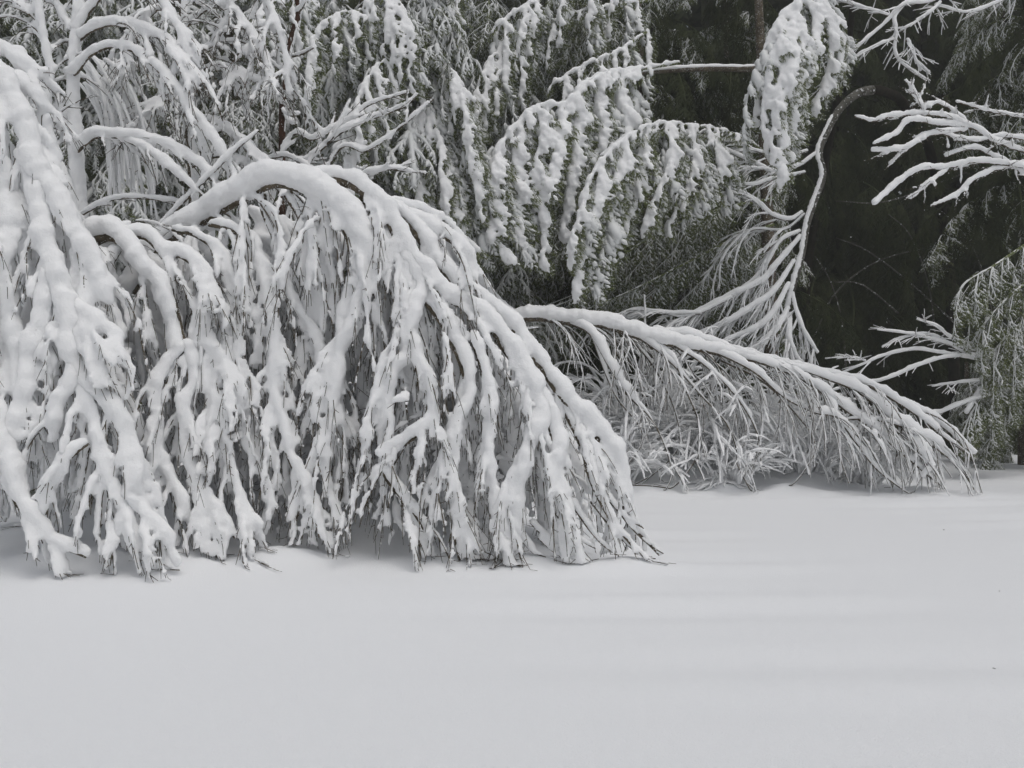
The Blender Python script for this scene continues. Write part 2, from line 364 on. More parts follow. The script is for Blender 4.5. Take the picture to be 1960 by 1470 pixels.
for k,(sp,a,b,n,Lr) in enumerate(hero2):
    lb = make_limb(sp, a*1.3, b*1.4, 1.0, 0.16, np.array([rnd.uniform(-.7,.7),rnd.uniform(-.4,.2),.9]))
    hang(lb, lb.P, int(n*1.9), 0.12, 0.97, (Lr[0]*1.1,Lr[1]*1.2), 0.025, 0.0060, 0.42, 1.1, 0.7, sub=5)
    finish(lb, t2, 'trunk' if k==0 else 'branch')
lb = Limb(); lb.clean = True
for x0,y0,x1,y1,m in [(190,470,400,520,16),(380,470,520,560,14),(200,600,420,720,12)]:
    Q = np.array([px(x0+(x1-x0)*k/8, y0+(y1-y0)*k/8, 9.6+rnd.uniform(-.15,.2)) for k in range(9)])
    hang(lb, Q, int(m*1.3), 0, 1, (.9,1.9), .045, .0055, .35, .9, .4, sub=4, yb=.12, off=(.25,.6))
finish(lb, t2, 'hanging_twigs', voxel=.036)

# --- far-left heavy cascade
t3 = thing('snow_buried_tree', 'far-left young tree buried under the thickest cascading snow, touching the frame edge', 'tree', tuple(px(-60,500,8.7)*[1,1,0]))
SPUR = 0.22; THICK = .62
hero3 = [
 ([(-30,120,8.9,34),(10,170,8.8,34),(36,215,8.75,34),(62,272,8.7,36),(86,345,8.65,36),(118,400,8.6,34),(150,462,8.55,30),(184,512,8.5,26),(212,580,8.45,18)], .05,.02,14,(.5,1.1)),
 ([(40,300,8.7,30),(70,390,8.6,34),(84,468,8.5,34),(100,525,8.45,36),(118,578,8.4,36),(133,625,8.35,34),(139,700,8.3,32),(171,750,8.25,29),(214,792,8.2,29),(246,852,8.2,24),(262,914,8.15,24),(255,961,8.15,24),(304,1021,8.1,24),(337,1080,8.1,16)], .03,.01,11,(.4,.9)),
 ([(120,575,8.4,28),(150,598,8.35,26),(186,624,8.3,24),(229,652,8.3,20)], .014,.008,5,(.3,.7)),
 ([(139,700,8.3,30),(130,740,8.25,26),(106,782,8.2,25),(96,840,8.2,17)], .014,.008,2,(.2,.5)),
 ([(150,740,8.3,24),(163,775,8.2,24),(180,845,8.15,22),(190,896,8.1,22),(216,950,8.1,22),(245,1010,8.1,20),(275,1050,8.1,15)], .014,.008,8,(.3,.7)),
 ([(-30,780,8.2,36),(0,871,8.1,36),(21,943,8.05,32),(54,996,8.0,28),(96,1036,8.0,24),(165,1066,8.0,17)], .02,.01,6,(.2,.5)),
 ([(170,850,8.1,12),(152,862,8.05,22),(118,895,8.0,20),(98,935,8.0,16),(88,985,8.0,13)], .011,.007,3,(.2,.4)),
 ([(84,520,8.4,26),(71,611,8.35,26),(50,671,8.3,28),(40,754,8.25,28),(14,843,8.2,28),(0,900,8.2,24)], .014,.008,10,(.3,.8)),
 ([(-20,260,8.7,32),(0,380,8.6,36),(12,470,8.5,34),(0,560,8.45,34),(20,660,8.4,30),(30,760,8.35,26)], .02,.01,10,(.4,.9)),
 ([(-40,420,8.5,34),(-30,560,8.4,36),(-40,700,8.3,36),(-50,850,8.2,34)], .02,.01,8,(.4,.9)),
 ([(95,400,8.8,24),(150,500,8.75,26),(160,600,8.7,26),(185,700,8.65,24),(170,800,8.6,22),(210,900,8.5,20),(200,1000,8.5,16)], .016,.008,14,(.4,.9)),
 ([(-20,150,9.0,28),(30,165,8.95,28),(75,190,8.9,22),(88,208,8.9,16)], .02,.01,4,(.3,.6)),
 ([(-20,90,9.1,20),(20,110,9.05,26),(60,140,9.0,24),(90,145,9.0,18)], .016,.01,4,(.3,.6)),
]
for k,(sp,a,b,n,Lr) in enumerate(hero3):
    lb = make_limb(sp, a, b*1.2, 0.85, 0.18, np.array([rnd.uniform(-.5,.7),rnd.uniform(-.5,.1),.9]))
    hang(lb, lb.P, int(n*2.0), 0.05, 0.95, (Lr[0]*1.1,Lr[1]*1.2), 0.029, 0.006, 0.45, 1.0, 0.7, sub=4, off=(0.75,1.05))
    finish(lb, t3, 'trunk' if k==0 else 'branch', voxel=.0265)
lb = Limb(); lb.clean = True
for x0,y0,x1,y1,m in [(-40,250,110,420,14),(60,400,200,560,16),(-40,500,180,700,14)]:
    Q = np.array([px(x0+(x1-x0)*k/8, y0+(y1-y0)*k/8, 9.15+rnd.uniform(-.15,.2)) for k in range(9)])
    hang(lb, Q, int(m*1.3), 0, 1, (.9,1.9), .048, .0055, .35, .9, .4, sub=4, yb=.12, off=(.25,.6))
finish(lb, t3, 'hanging_twigs', voxel=.036)

# ================================================================== UPRIGHT SAPLING behind them
t4 = thing('upright_sapling_tree', 'upright young tree on the left, dark bark line beside plastered snow, arching side branches', 'tree', tuple(px(145,560,10.4)*[1,1,0]))
lb = make_limb([(150,1010,10.4,20),(150,560,10.4,22),(150,440,10.4,24),(143,330,10.4,25),(140,260,10.4,24),(136,170,10.4,20),(138,100,10.4,20),(146,30,10.4,18),(150,-60,10.4,16),(160,-220,10.4,12)], .05,.025,.55,.08,np.array([0.9,-0.7,0.25]))
finish(lb,t4,'trunk')
SPUR = 0.5; THICK = .68
hero4 = [
 ([(132,145,10.4,16),(148,140,10.3,16),(168,112,10.25,14),(195,96,10.2,12),(222,89,10.2,12),(262,103,10.1,13),(300,133,10.0,14),(335,170,9.95,15),(362,215,9.9,16),(400,265,9.9,17),(432,312,9.9,15)], .014,.008,10,(.3,.7)),
 ([(150,290,10.3,18),(165,276,10.2,18),(190,262,10.1,17),(232,264,10.0,16),(275,266,9.95,14),(320,282,9.9,15),(360,306,9.9,16),(410,342,9.85,13)], .016,.007,10,(.2,.5)),
 ([(238,268,10.0,10),(280,290,9.9,15),(320,320,9.85,15),(352,345,9.8,12),(372,368,9.8,8)], .010,.005,4,(.2,.4)),
 ([(150,80,10.4,14),(180,58,10.3,15),(220,48,10.25,16),(262,58,10.2,17),(300,72,10.1,16),(335,100,10.1,15),(355,140,10.0,12),(362,175,10.0,9)], .014,.007,8,(.4,.9)),
 ([(150,60,10.4,14),(175,20,10.4,15),(205,-10,10.3,14),(260,-25,10.2,14),(310,10,10.2,14),(345,70,10.1,12),(360,130,10.1,8)], .014,.007,8,(.4,.9)),
 ([(132,215,10.4,12),(118,250,10.4,12),(108,190,10.4,12),(78,150,10.4,14),(40,130,10.4,15)], .012,.006,6,(.3,.6)),
 ([(136,435,10.3,18),(132,400,10.3,20),(112,330,10.3,18),(95,270,10.3,15),(90,210,10.3,14),(96,150,10.3,12),(80,60,10.3,12),(60,-40,10.3,12)], .032,.02,8,(.4,.8)),
 ([(145,420,10.3,8),(190,394,10.2,9),(230,380,10.1,9),(290,382,10.0,9),(340,388,10.0,8)], .008,.004,2,(.1,.3)),
 ([(300,440,9.9,6),(350,390,9.85,9),(400,340,9.8,9),(450,290,9.8,9),(497,250,9.8,6)], .008,.004,0,(.1,.3)),
 ([(138,60,10.4,12),(110,20,10.5,12),(90,-20,10.5,12),(60,-60,10.5,10)], .010,.006,6,(.4,.8)),
]
for k,(sp,a,b,n,Lr) in enumerate(hero4):
    lb = make_limb(sp, a, b, 0.9, 0.12)
    if n: hang(lb, lb.P, int(n*2), 0.25, 0.98, Lr, 0.023, 0.007, 0.5, 0.8, 0.7, sub=3)
    finish(lb, t4, voxel=.022)
# a screen of fine drooping twigs between its two arches
lb = Limb()
for k in range(46):
    x0 = 150+rnd.random()*70; y0 = 110+rnd.random()*60
    p0 = px(x0,y0,10.9+rnd.random()*.8)
    Q = grow(p0, np.array([.25+rnd.random()*.4,rnd.uniform(-.2,.2),-.4]), rnd.uniform(1.0,1.7), .8, .06, .05, False)
    add_path(lb, Q, .006,.003, .022,.016, .8, .3, None, True)
finish(lb, t4, 'drooping_twigs', voxel=None)

# --- leafless trunks rising out of the top of the frame
t5 = thing('slender_tree', 'slender dark-barked tree behind the upright sapling, leaning left as it rises out of frame', 'tree', tuple(px(365,560,11.5)*[1,1,0]))
lb = make_limb([(372,900,11.5,10),(368,400,11.5,11),(360,250,11.5,12),(358,160,11.5,13),(350,90,11.5,12),(348,0,11.5,12),(345,-150,11.5,10),(350,-300,11.5,8)], .045,.03,.9,.1,np.array([.9,-.3,.3]))
finish(lb,t5,'trunk',voxel=.022)
THICK = .52
for sp in [[(358,120,11.5,11),(390,100,11.4,12),(430,60,11.3,13),(440,10,11.3,12),(438,-40,11.3,10)],
           [(350,60,11.5,9),(395,20,11.4,11),(440,15,11.3,14),(475,60,11.2,15),(505,110,11.1,16),(515,160,11.0,14)],
           [(370,140,11.4,10),(410,128,11.3,11),(450,135,11.2,13),(490,155,11.1,14),(530,160,11,10)],
           [(365,240,11.4,10),(400,230,11.3,12),(440,250,11.2,14),(480,290,11.0,16),(530,330,10.9,14)],
           [(356,60,11.5,9),(320,20,11.4,12),(280,30,11.2,14),(250,80,11.1,14),(240,150,11.0,12)],
           [(360,170,11.4,10),(330,180,11.3,12),(290,210,11.2,13),(260,250,11.1,12)],
           [(368,320,11.4,10),(420,300,11.3,13),(480,320,11.1,15),(530,360,11.0,14),(590,400,10.9,12)],
           [(345,-60,11.5,10),(400,-90,11.4,12),(470,-50,11.3,13),(520,30,11.2,14),(545,110,11.1,13),(550,180,11.1,10)]]:
    lb = make_limb(sp,.014,.006,.9,.14)
    hang(lb, lb.P, 20, .15, .98, (.3,.9), .021, .006, .7, .8, .6, sub=4)
    finish(lb,t5,voxel=.023)
t6 = thing('forked_tree', 'reddish-brown bare trunk with blunt snowy stubs, forked near the top edge left of centre', 'tree', tuple(px(545,600,12.5)*[1,1,0]))
lb = make_limb([(540,900,12.5,6),(540,250,12.5,7),(546,170,12.5,8),(550,110,12.5,8),(562,60,12.5,8),(572,20,12.5,8),(560,-60,12.5,8),(550,-250,12.5,8)], .05,.035,.9,.1,np.array([.9,-.1,.3]))
finish(lb,t6,'trunk',M_red,voxel=.02)
for sp,nn in [([(548,85,12.5,8),(530,62,12.4,12),(512,48,12.3,13),(495,52,12.2,9)],0),([(560,108,12.5,7),(580,103,12.4,8),(600,92,12.3,7)],0),
           ([(570,25,12.5,9),(582,8,12.4,10),(590,-30,12.4,10)],1),([(541,215,12.5,8),(558,222,12.3,13),(575,218,12.3,9)],0),([(541,210,12.5,8),(555,235,12.3,13),(568,238,12.3,9)],0)]:
    lb = make_limb(sp,.016,.009,.8,.15)
    finish(lb,t6,voxel=.02)

# --- snowy shrub with rising branches, middle distance
t9 = thing('leaning_shrub', 'leafless shrub with long snow-capped branches slanting up to the right behind the arch', 'shrub', tuple(px(520,700,11.8)*[1,1,0]))
for sp,n in [([(470,560,11.8,10),(540,340,11.8,11),(600,300,11.7,11),(660,250,11.6,12),(720,225,11.6,12),(775,205,11.5,10),(800,180,11.5,7)],9),
             ([(480,540,11.8,8),(550,275,11.8,11),(600,268,11.7,12),(660,235,11.7,11),(710,200,11.7,9),(780,178,11.6,7)],7),
             ([(520,560,11.7,8),(640,360,11.6,10),(690,335,11.5,10),(740,325,11.5,11),(785,330,11.4,8)],6),
             ([(500,560,11.7,8),(590,320,11.7,8),(640,260,11.6,9),(672,190,11.6,7)],5),
             ([(540,560,11.6,8),(640,300,11.6,8),(700,290,11.5,9),(760,250,11.5,8),(830,190,11.5,6)],6),
             ([(440,560,11.8,8),(470,350,11.8,10),(540,300,11.7,12),(600,330,11.6,13),(650,350,11.5,10)],7),
             ([(400,560,11.8,8),(420,380,11.8,12),(500,340,11.6,14),(560,380,11.5,13)],7)]:
    lb = make_limb(sp,.016,.006,.9,.14)
    hang(lb, lb.P, n, .4, .98, (.2,.5), .028, .006, .8, -.3, .8, sub=2, wob=.06)
    finish(lb,t9,voxel=.024)

# ================================================================== FALLEN TREE
t7 = thing('fallen_tree', 'toppled snow-topped tree slanting down to the right, thin dark branches combing the snow', 'tree', tuple(px(975,760,15.2)*[1,1,0]))
SPUR = 0.9; THICK = .8
lb = make_limb([(930,560,15.2,12),(975,605,15.1,14),(1030,606,15.0,18),(1085,614,14.9,19),(1160,622,14.8,20),(1240,648,14.7,20),(1330,665,14.7,16),(1400,680,14.7,14),(1480,695,14.7,12),(1560,712,14.7,11),(1640,735,14.7,11),(1715,768,14.7,11),(1790,805,14.7,11),(1862,868,14.7,8)], .085,.015,.7,.12)
trunkP = lb.P
finish(lb,t7,'trunk',voxel=.024)
tw = [
 [(1090,620,14.9,10),(1130,640,14.7,12),(1165,700,14.5,12),(1200,755,14.4,11),(1245,800,14.4,6),(1275,860,14.4,5),(1285,910,14.4,4),(1270,945,14.4,3)],
 [(1170,632,14.9,9),(1230,652,14.7,10),(1290,700,14.6,8),(1345,760,14.5,6),(1390,810,14.5,5),(1410,860,14.5,4),(1412,890,14.5,4),(1440,945,14.5,3)],
 [(1240,650,14.8,9),(1290,690,14.6,8),(1310,740,14.5,6),(1335,800,14.5,5),(1340,850,14.5,5),(1325,890,14.5,4),(1275,940,14.5,4),(1190,944,14.5,3)],
 [(1280,655,14.7,9),(1350,700,14.6,8),(1410,760,14.5,7),(1450,830,14.5,5),(1458,890,14.5,4)],
 [(1250,640,14.9,10),(1320,645,14.8,11),(1380,665,14.8,9),(1460,690,14.7,9),(1520,720,14.6,9),(1580,760,14.5,9),(1600,810,14.4,7),(1610,880,14.4,5),(1625,925,14.4,4)],
 [(1360,670,14.7,9),(1440,710,14.5,9),(1500,760,14.5,8),(1560,790,14.4,10),(1600,800,14.4,9),(1640,850,14.4,8),(1680,900,14.4,7),(1745,950,14.4,4)],
 [(1400,680,14.7,9),(1470,700,14.6,10),(1540,730,14.5,11),(1610,780,14.5,13),(1680,830,14.4,12),(1740,880,14.4,9),(1800,930,14.4,5)],
 [(1480,695,14.7,8),(1550,715,14.6,10),(1640,750,14.5,13),(1700,800,14.5,15),(1745,830,14.4,15),(1790,850,14.4,10),(1840,900,14.4,6),(1868,942,14.4,3)],
 [(1560,712,14.7,8),(1640,730,14.6,9),(1700,760,14.6,10),(1760,800,14.5,10),(1810,840,14.5,8),(1855,870,14.5,6)],
 [(1600,805,14.5,6),(1660,802,14.4,8),(1720,815,14.4,8),(1780,850,14.4,8),(1820,880,14.4,6)],
 [(1745,830,14.4,12),(1755,860,14.3,12),(1775,890,14.3,10),(1768,912,14.3,7)],
 [(1380,690,14.8,6),(1460,730,14.6,6),(1530,800,14.5,5),(1560,850,14.5,4),(1540,900,14.5,4),(1510,935,14.5,3)],
 [(1130,630,15.0,6),(1150,690,14.8,7),(1180,760,14.7,6),(1230,830,14.6,5),(1200,890,14.6,4),(1150,930,14.6,4)],
 [(1200,640,15.1,7),(1250,700,15.0,6),(1290,780,14.9,5),(1300,850,14.8,4),(1260,900,14.8,4),(1210,930,14.8,3)],
]
for sp in tw:
    sp = [(a_,b_,c_,(d_ if d_>8 else d_*.7 if d_>6 else d_*.3)) for a_,b_,c_,d_ in sp]
    lb = make_limb(sp,.018,.010,1.1,.2)
    hang(lb, lb.P, 7, .25, .98, (.3,.9), .013, .0075, .60, .9, .7, off=(1.0,1.2), sub=2, lump=.5)
    finish(lb,t7,voxel=None)
lb = Limb()
hang(lb, trunkP, 42, .12, .9, (.8,1.7), .013, .009, .60, .75, .55, off=(1.05,1.3), sub=4, lump=.6, wob=.10, xb=.05)
finish(lb,t7,'hanging_twigs',voxel=None)
# brush of tips at the far end
lb = Limb()
for k in range(46):
    x0 = rnd.uniform(1590,1800); y0 = 800+ (x0-1590)*.25+rnd.uniform(-15,25)
    p0 = px(x0,y0,14.5+rnd.uniform(-.35,.35)); 
    Q = grow(p0, np.array([rnd.uniform(.1,.9),rnd.uniform(-.3,.3),-.55]), rnd.uniform(.4,.85), .35, .05, .05)
    add_path(lb,Q,.0075,.004,.016 if rnd.random()<.7 else .034,.010,1.1,.5)
finish(lb,t7,'branch_tips',voxel=None)

# ================================================================== BENT PALE TREE on the right
t8 = thing('bowed_tree', 'pale bowed tree bent head-down against the dark woods, branches sweeping left', 'tree', tuple(px(1660,800,17.5)*[1,1,0]))
lb = Limb()
P,_ = limb_path([(1669,172.5,17.7,5),(1640,180,17.5,5),(1605,212,17.2,5),(1578,262,17.0,5),(1568,295,16.9,5),(1576,335,16.8,5),(1560,385,16.7,5),(1546,430,16.6,5),(1536,490,16.5,5),(1520,550,16.4,5),(1510,600,16.4,5),(1514,650,16.3,5),(1527,682,16.3,5)],.08)
n = len(P); tube(lb.w,P,np.interp(np.linspace(0,1,n),[0,.2,.5,.8,1],[.085,.065,.05,.035,.018]),9)
h0 = int(n*.22)
snow_tube(lb.s,P[h0:],np.linspace(.04,.05,n-h0),1.1,np.array([-.9,-.5,.5]),8,.1,.08)
finish(lb,t8,'trunk',M_faint,voxel=.022)
g = Geo(); P,_ = limb_path([(1830,790,21.5,5),(1815,500,21.3,5),(1780,290,20.6,5),(1730,200,19.4,5),(1695,176,18.3,5),(1668,172,17.7,5)],.1)
tube(g,P,np.linspace(.12,.085,len(P)),9); obj('lower_trunk',g,M_dark,t8)  # near-black colour stands in for the wood's shade swallowing this trunk
THICK = .55
br8 = [
 ([(1563,293,16.9,6),(1528,318,16.8,8),(1481,329,16.7,8),(1440,312,16.6,8),(1367,279,16.5,8),(1310,262,16.4,7)],5),
 ([(1545,289,16.9,5),(1500,300,16.8,6),(1450,290,16.7,6),(1400,272,16.6,6),(1340,262,16.5,5)],5),
 ([(1535,407,16.7,6),(1510,421,16.6,8),(1474,411,16.5,9),(1439,382,16.4,9),(1385,357,16.3,9),(1331,335,16.2,7)],5),
 ([(1540,330,16.8,5),(1474,345,16.6,7),(1439,355,16.5,7),(1390,345,16.4,7),(1340,320,16.3,6)],5),
 ([(1531,443,16.6,7),(1492,464,16.5,8),(1460,518,16.4,8),(1420,555,16.3,8),(1360,590,16.2,7)],8),
 ([(1533,453,16.6,8),(1489,505,16.4,11),(1460,538,16.3,12),(1403,566,16.2,12),(1342,595,16.1,9),(1290,620,16.1,6)],10),
 ([(1520,500,16.5,8),(1480,560,16.3,11),(1440,590,16.2,13),(1390,620,16.1,12),(1340,640,16.1,8)],10),
 ([(1510,543,16.4,8),(1480,600,16.2,12),(1450,630,16.1,13),(1400,650,16.1,10),(1370,665,16.0,7)],10),
 ([(1508,590,16.4,9),(1490,625,16.2,12),(1470,650,16.1,12),(1440,670,16.1,9)],8),
 ([(1515,560,16.4,6),(1524,600,16.3,8),(1540,640,16.2,8),(1563,675,16.2,6)],5),
 ([(1512,600,16.4,7),(1510,650,16.2,10),(1520,680,16.2,8),(1535,695,16.2,6)],6),
 ([(1540,410,16.7,4),(1500,440,16.6,5),(1440,440,16.5,5),(1400,470,16.4,5),(1380,500,16.3,4)],4),
 ([(1340,600,16.0,7),(1270,600,15.9,8),(1215,595,15.9,8),(1170,612,15.8,6)],4),
 ([(1400,570,16.1,7),(1320,605,16.0,8),(1250,598,15.9,8),(1190,610,15.9,6)],4),
]
for sp,nn in br8:
    lb = make_limb(sp,.022,.008,.8,.12)
    hang(lb, lb.P, int(nn*1.8), .15, .98, (.3,1.0), .018, .006, .45, .5, .9, sub=4, xb=-.35)
    finish(lb,t8,'branch',M_birch,voxel=None)

# ================================================================== BARE BRANCHES entering from the right
t10 = thing('overhanging_tree', 'leafless tree at the right edge, blunt snow-capped branches reaching left before the dark wood', 'tree', (8.6,14.0,0))
lb = Limb(); P = resample(np.array([(8.6,14.0,-.1),(8.5,14,1.5),(8.3,14,3.2),(8.1,13.9,5.0),(8.0,13.8,8)]),.2)
tube(lb.w,P,np.linspace(.14,.06,len(P)),10); finish(lb,t10,'trunk',M_birch)
THICK = .66
br10 = [
 [(2150,420,14,10),(2040,335,13.8,10),(1960,321,13.7,10),(1867,311,13.6,10),(1815,322,13.6,10),(1760,326,13.5,10),(1717,354,13.5,10),(1672,392,13.4,8)],
 [(2100,340,14,9),(1960,292,13.8,9),(1900,270,13.7,10),(1863,247,13.7,10),(1800,240,13.6,10),(1742,232,13.5,9),(1717,257,13.5,9),(1673,277,13.4,8)],
 [(1870,250,13.7,8),(1820,226,13.6,8),(1760,220,13.6,9),(1703,224,13.5,8),(1670,232,13.5,6),(1635,223,13.4,5)],
 [(1850,250,13.7,8),(1810,255,13.6,9),(1770,262,13.6,9),(1740,282,13.5,9),(1700,290,13.5,9),(1668,289,13.5,7)],
 [(1990,310,13.8,7),(1920,322,13.7,8),(1867,343,13.6,9),(1831,375,13.6,8),(1781,396,13.5,5)],
 [(1863,247,13.7,6),(1800,200,13.7,7),(1760,215,13.7,5)],
 [(1768,222,13.6,6),(1758,190,13.6,6),(1731,153,13.6,5)],
 [(1815,325,13.6,6),(1780,350,13.5,7),(1745,381,13.5,5)],
 [(1990,230,13.8,6),(1900,215,13.8,6),(1830,195,13.8,5)],
 [(1990,350,13.8,7),(1900,300,13.7,8),(1860,285,13.7,8),(1810,300,13.7,7)],
 [(1980,270,13.8,7),(1920,262,13.7,8),(1870,270,13.7,8),(1820,262,13.6,7),(1790,250,13.6,6)],
]
for sp in br10:
    lb = make_limb(sp,.013,.008,.85,.1)
    hang(lb, lb.P, 12, .05, .85, (.12,.5), .019, .005, .8, .1, .8, sub=2, wob=.07)
    finish(lb,t10,voxel=.024,sm=1)
t11 = thing('low_bare_shrub', 'low leafless shrub with thin white branches reaching left beyond the fallen tree tip', 'shrub', tuple(px(1990,800,17.3)*[1,1,0]))
THICK = .6
br11 = [
 [(2010,840,17.3,6),(1960,720,17.2,6),(1880,692,17.0,7),(1800,677,16.9,7),(1750,670,16.8,7),(1690,682,16.7,6),(1655,697,16.6,5),(1612,714,16.6,4)],
 [(1655,692,16.6,4),(1640,686,16.6,4),(1614,682,16.6,3)],
 [(1960,700,17.2,6),(1870,673,17.0,7),(1800,655,16.9,7),(1740,640,16.8,6),(1680,632,16.7,4)],
 [(1960,690,17.2,6),(1880,668,17,7),(1820,648,16.9,7),(1790,625,16.8,6),(1755,612,16.8,4)],
 [(1990,760,17.2,6),(1900,690,17,7),(1820,684,16.9,7),(1760,700,16.8,8),(1700,725,16.7,7),(1650,735,16.7,5)],
 [(1850,680,17,5),(1780,642,16.9,6),(1720,650,16.8,5),(1690,665,16.8,4)],
 [(1960,740,17.1,6),(1900,755,17,8),(1850,770,16.9,8),(1800,790,16.9,8),(1770,790,16.8,6)],
 [(1990,700,17.1,8),(1930,720,17,8),(1880,745,17,8),(1850,790,16.9,8)],
 [(1960,715,17.1,8),(1900,725,17,8),(1870,730,17,7),(1820,735,17,5),(1785,740,17,4)],
]
for sp in br11:
    lb = make_limb(sp,.012,.006,.85,.15)
    hang(lb, lb.P, 14, .05, .95, (.12,.5), .012, .004, .8, .25, .8, sub=3, wob=.07)
    finish(lb,t11,voxel=None)
t12 = thing('high_bare_tree', 'thin leafless branches dusted white, hanging in from the top right corner', 'tree', (9.8,17.5,0))
lb = Limb(); P = resample(np.array([(9.8,17.5,-.1),(9.7,17.4,3),(9.2,17,6),(8.2,16.3,8.2)]),.3)
tube(lb.w,P,np.linspace(.1,.04,len(P)),9); finish(lb,t12,'trunk',M_dark)
THICK = .6
br12 = [
 [(2100,-90,16.3,6),(1960,-80,16.1,6),(1850,-60,16,6)],
 [(1850,-60,16,6),(1790,0,15.9,7),(1730,10,15.8,7),(1700,40,15.8,6),(1660,75,15.7,6),(1610,120,15.7,5)],
 [(1740,0,15.9,5),(1712,35,15.8,7),(1713,70,15.8,6),(1712,105,15.8,6),(1735,130,15.8,6),(1772,155,15.8,5)],
 [(1800,5,15.9,5),(1780,25,15.8,6),(1750,45,15.8,5),(1725,58,15.8,4)],
 [(1700,30,15.8,5),(1650,15,15.8,6),(1600,0,15.8,5)],
 [(1712,75,15.8,5),(1680,88,15.7,6),(1640,110,15.7,6),(1610,135,15.7,6),(1580,160,15.7,6),(1572,180,15.7,5)],
 [(1735,75,15.8,5),(1745,100,15.8,5),(1760,135,15.8,5)],
 [(1640,110,15.7,4),(1600,112,15.7,4),(1560,118,15.7,4)],
 [(1960,-20,16,6),(1900,10,16,7),(1850,25,16,6),(1790,10,16,5)],
]
for sp in br12:
    lb = make_limb(sp,.011,.006,.85,.2)
    hang(lb, lb.P, 13, .1, .97, (.12,.5), .012, .004, .8, .3, .8, sub=3, wob=.08)
    finish(lb,t12,voxel=None)

# ================================================================== UNDERGROWTH behind the fallen tree
THICK = 1.0
def undershrub(label, xc, d, wdt, hgt, n, rs):
    base = px(xc,735,d); base[2] = 0
    t = thing('snowy_shrub', label, 'shrub', (base[0],base[1],float(gz(base[0],base[1]))), 'snowy shrubs behind the fallen tree')
    lb = Limb(); lb.clean = True
    for k in range(n):
        az = rnd.uniform(0,6.28); r0 = rnd.random()*wdt*.35
        p0 = np.array([base[0]+math.cos(az)*r0, base[1]+math.sin(az)*r0*.6, float(gz(base[0],base[1]))-.02])
        d0 = np.array([math.cos(az)*rnd.uniform(.1,.7), math.sin(az)*rnd.uniform(.1,.6), 1.0])
        L = hgt*rnd.uniform(.7,1.5)
        Q = grow(p0,d0,L,rnd.uniform(.3,.9),.06,.09)
        add_path(lb,Q,.006,.003,rs*rnd.uniform(.6,1.2),rs*.8,.45,.35,None,False)
        hang(lb,Q,4,.25,.95,(.15,.6),rs*.75,.0045,.7,.9,.6,sub=1,off=(.3,.7))
    finish(lb,t,'stems',voxel=None if d > 13 else .042,sm=1)
for a in [('round snowy bush in the hollow just right of the big arch',1120,15.6,1.2,1.5,80,.027),
          ('snowy bush under the thick end of the fallen trunk',1225,16.0,1.3,1.8,95,.027),
          ('dense snowy bush behind the curved hanging branches of the fallen tree',1340,16.0,1.3,1.8,95,.027),
          ('tall snowy bush directly under the head of the bowed pale tree',1440,16.0,1.3,1.8,95,.027),
          ('snowy bush right of the bowed tree head, half hidden by the fallen trunk',1535,15.8,1.2,1.4,80,.027),
          ('snowy bush nearest the curled dark whip lying on the snow',1180,15.0,1.0,1.0,56,.026),
          ('snowy bush between the curled whip and the comb of branch tips',1400,14.95,1.1,.95,56,.026),
          ('low snowy bush behind the comb of dark branch tips',1640,15.6,1.1,.9,60,.025)]:
    undershrub(*a)
for a in [('snowy thicket in the right half of the big arch, below its highest limbs',780,10.5,1.2,1.9,60,.046),
          ('snowy thicket at the far right foot of the big arch',900,10.0,.9,1.2,44,.044),
          ('snowy thicket low between the two arched saplings',380,10.2,1.1,1.7,56,.046),
          ('snowy thicket seen through the left side of the big arch',450,11.2,1.2,2.3,60,.046),
          ('snowy thicket filling the middle under the big arch',640,11.0,1.3,2.1,60,.046),
          ('snowy thicket behind the far-left buried tree',150,10.6,1.2,2.5,52,.05),
          ('snowy thicket between the far-left tree and the short arched sapling',290,10.6,1.2,2.3,56,.05)]:
    undershrub(*a)

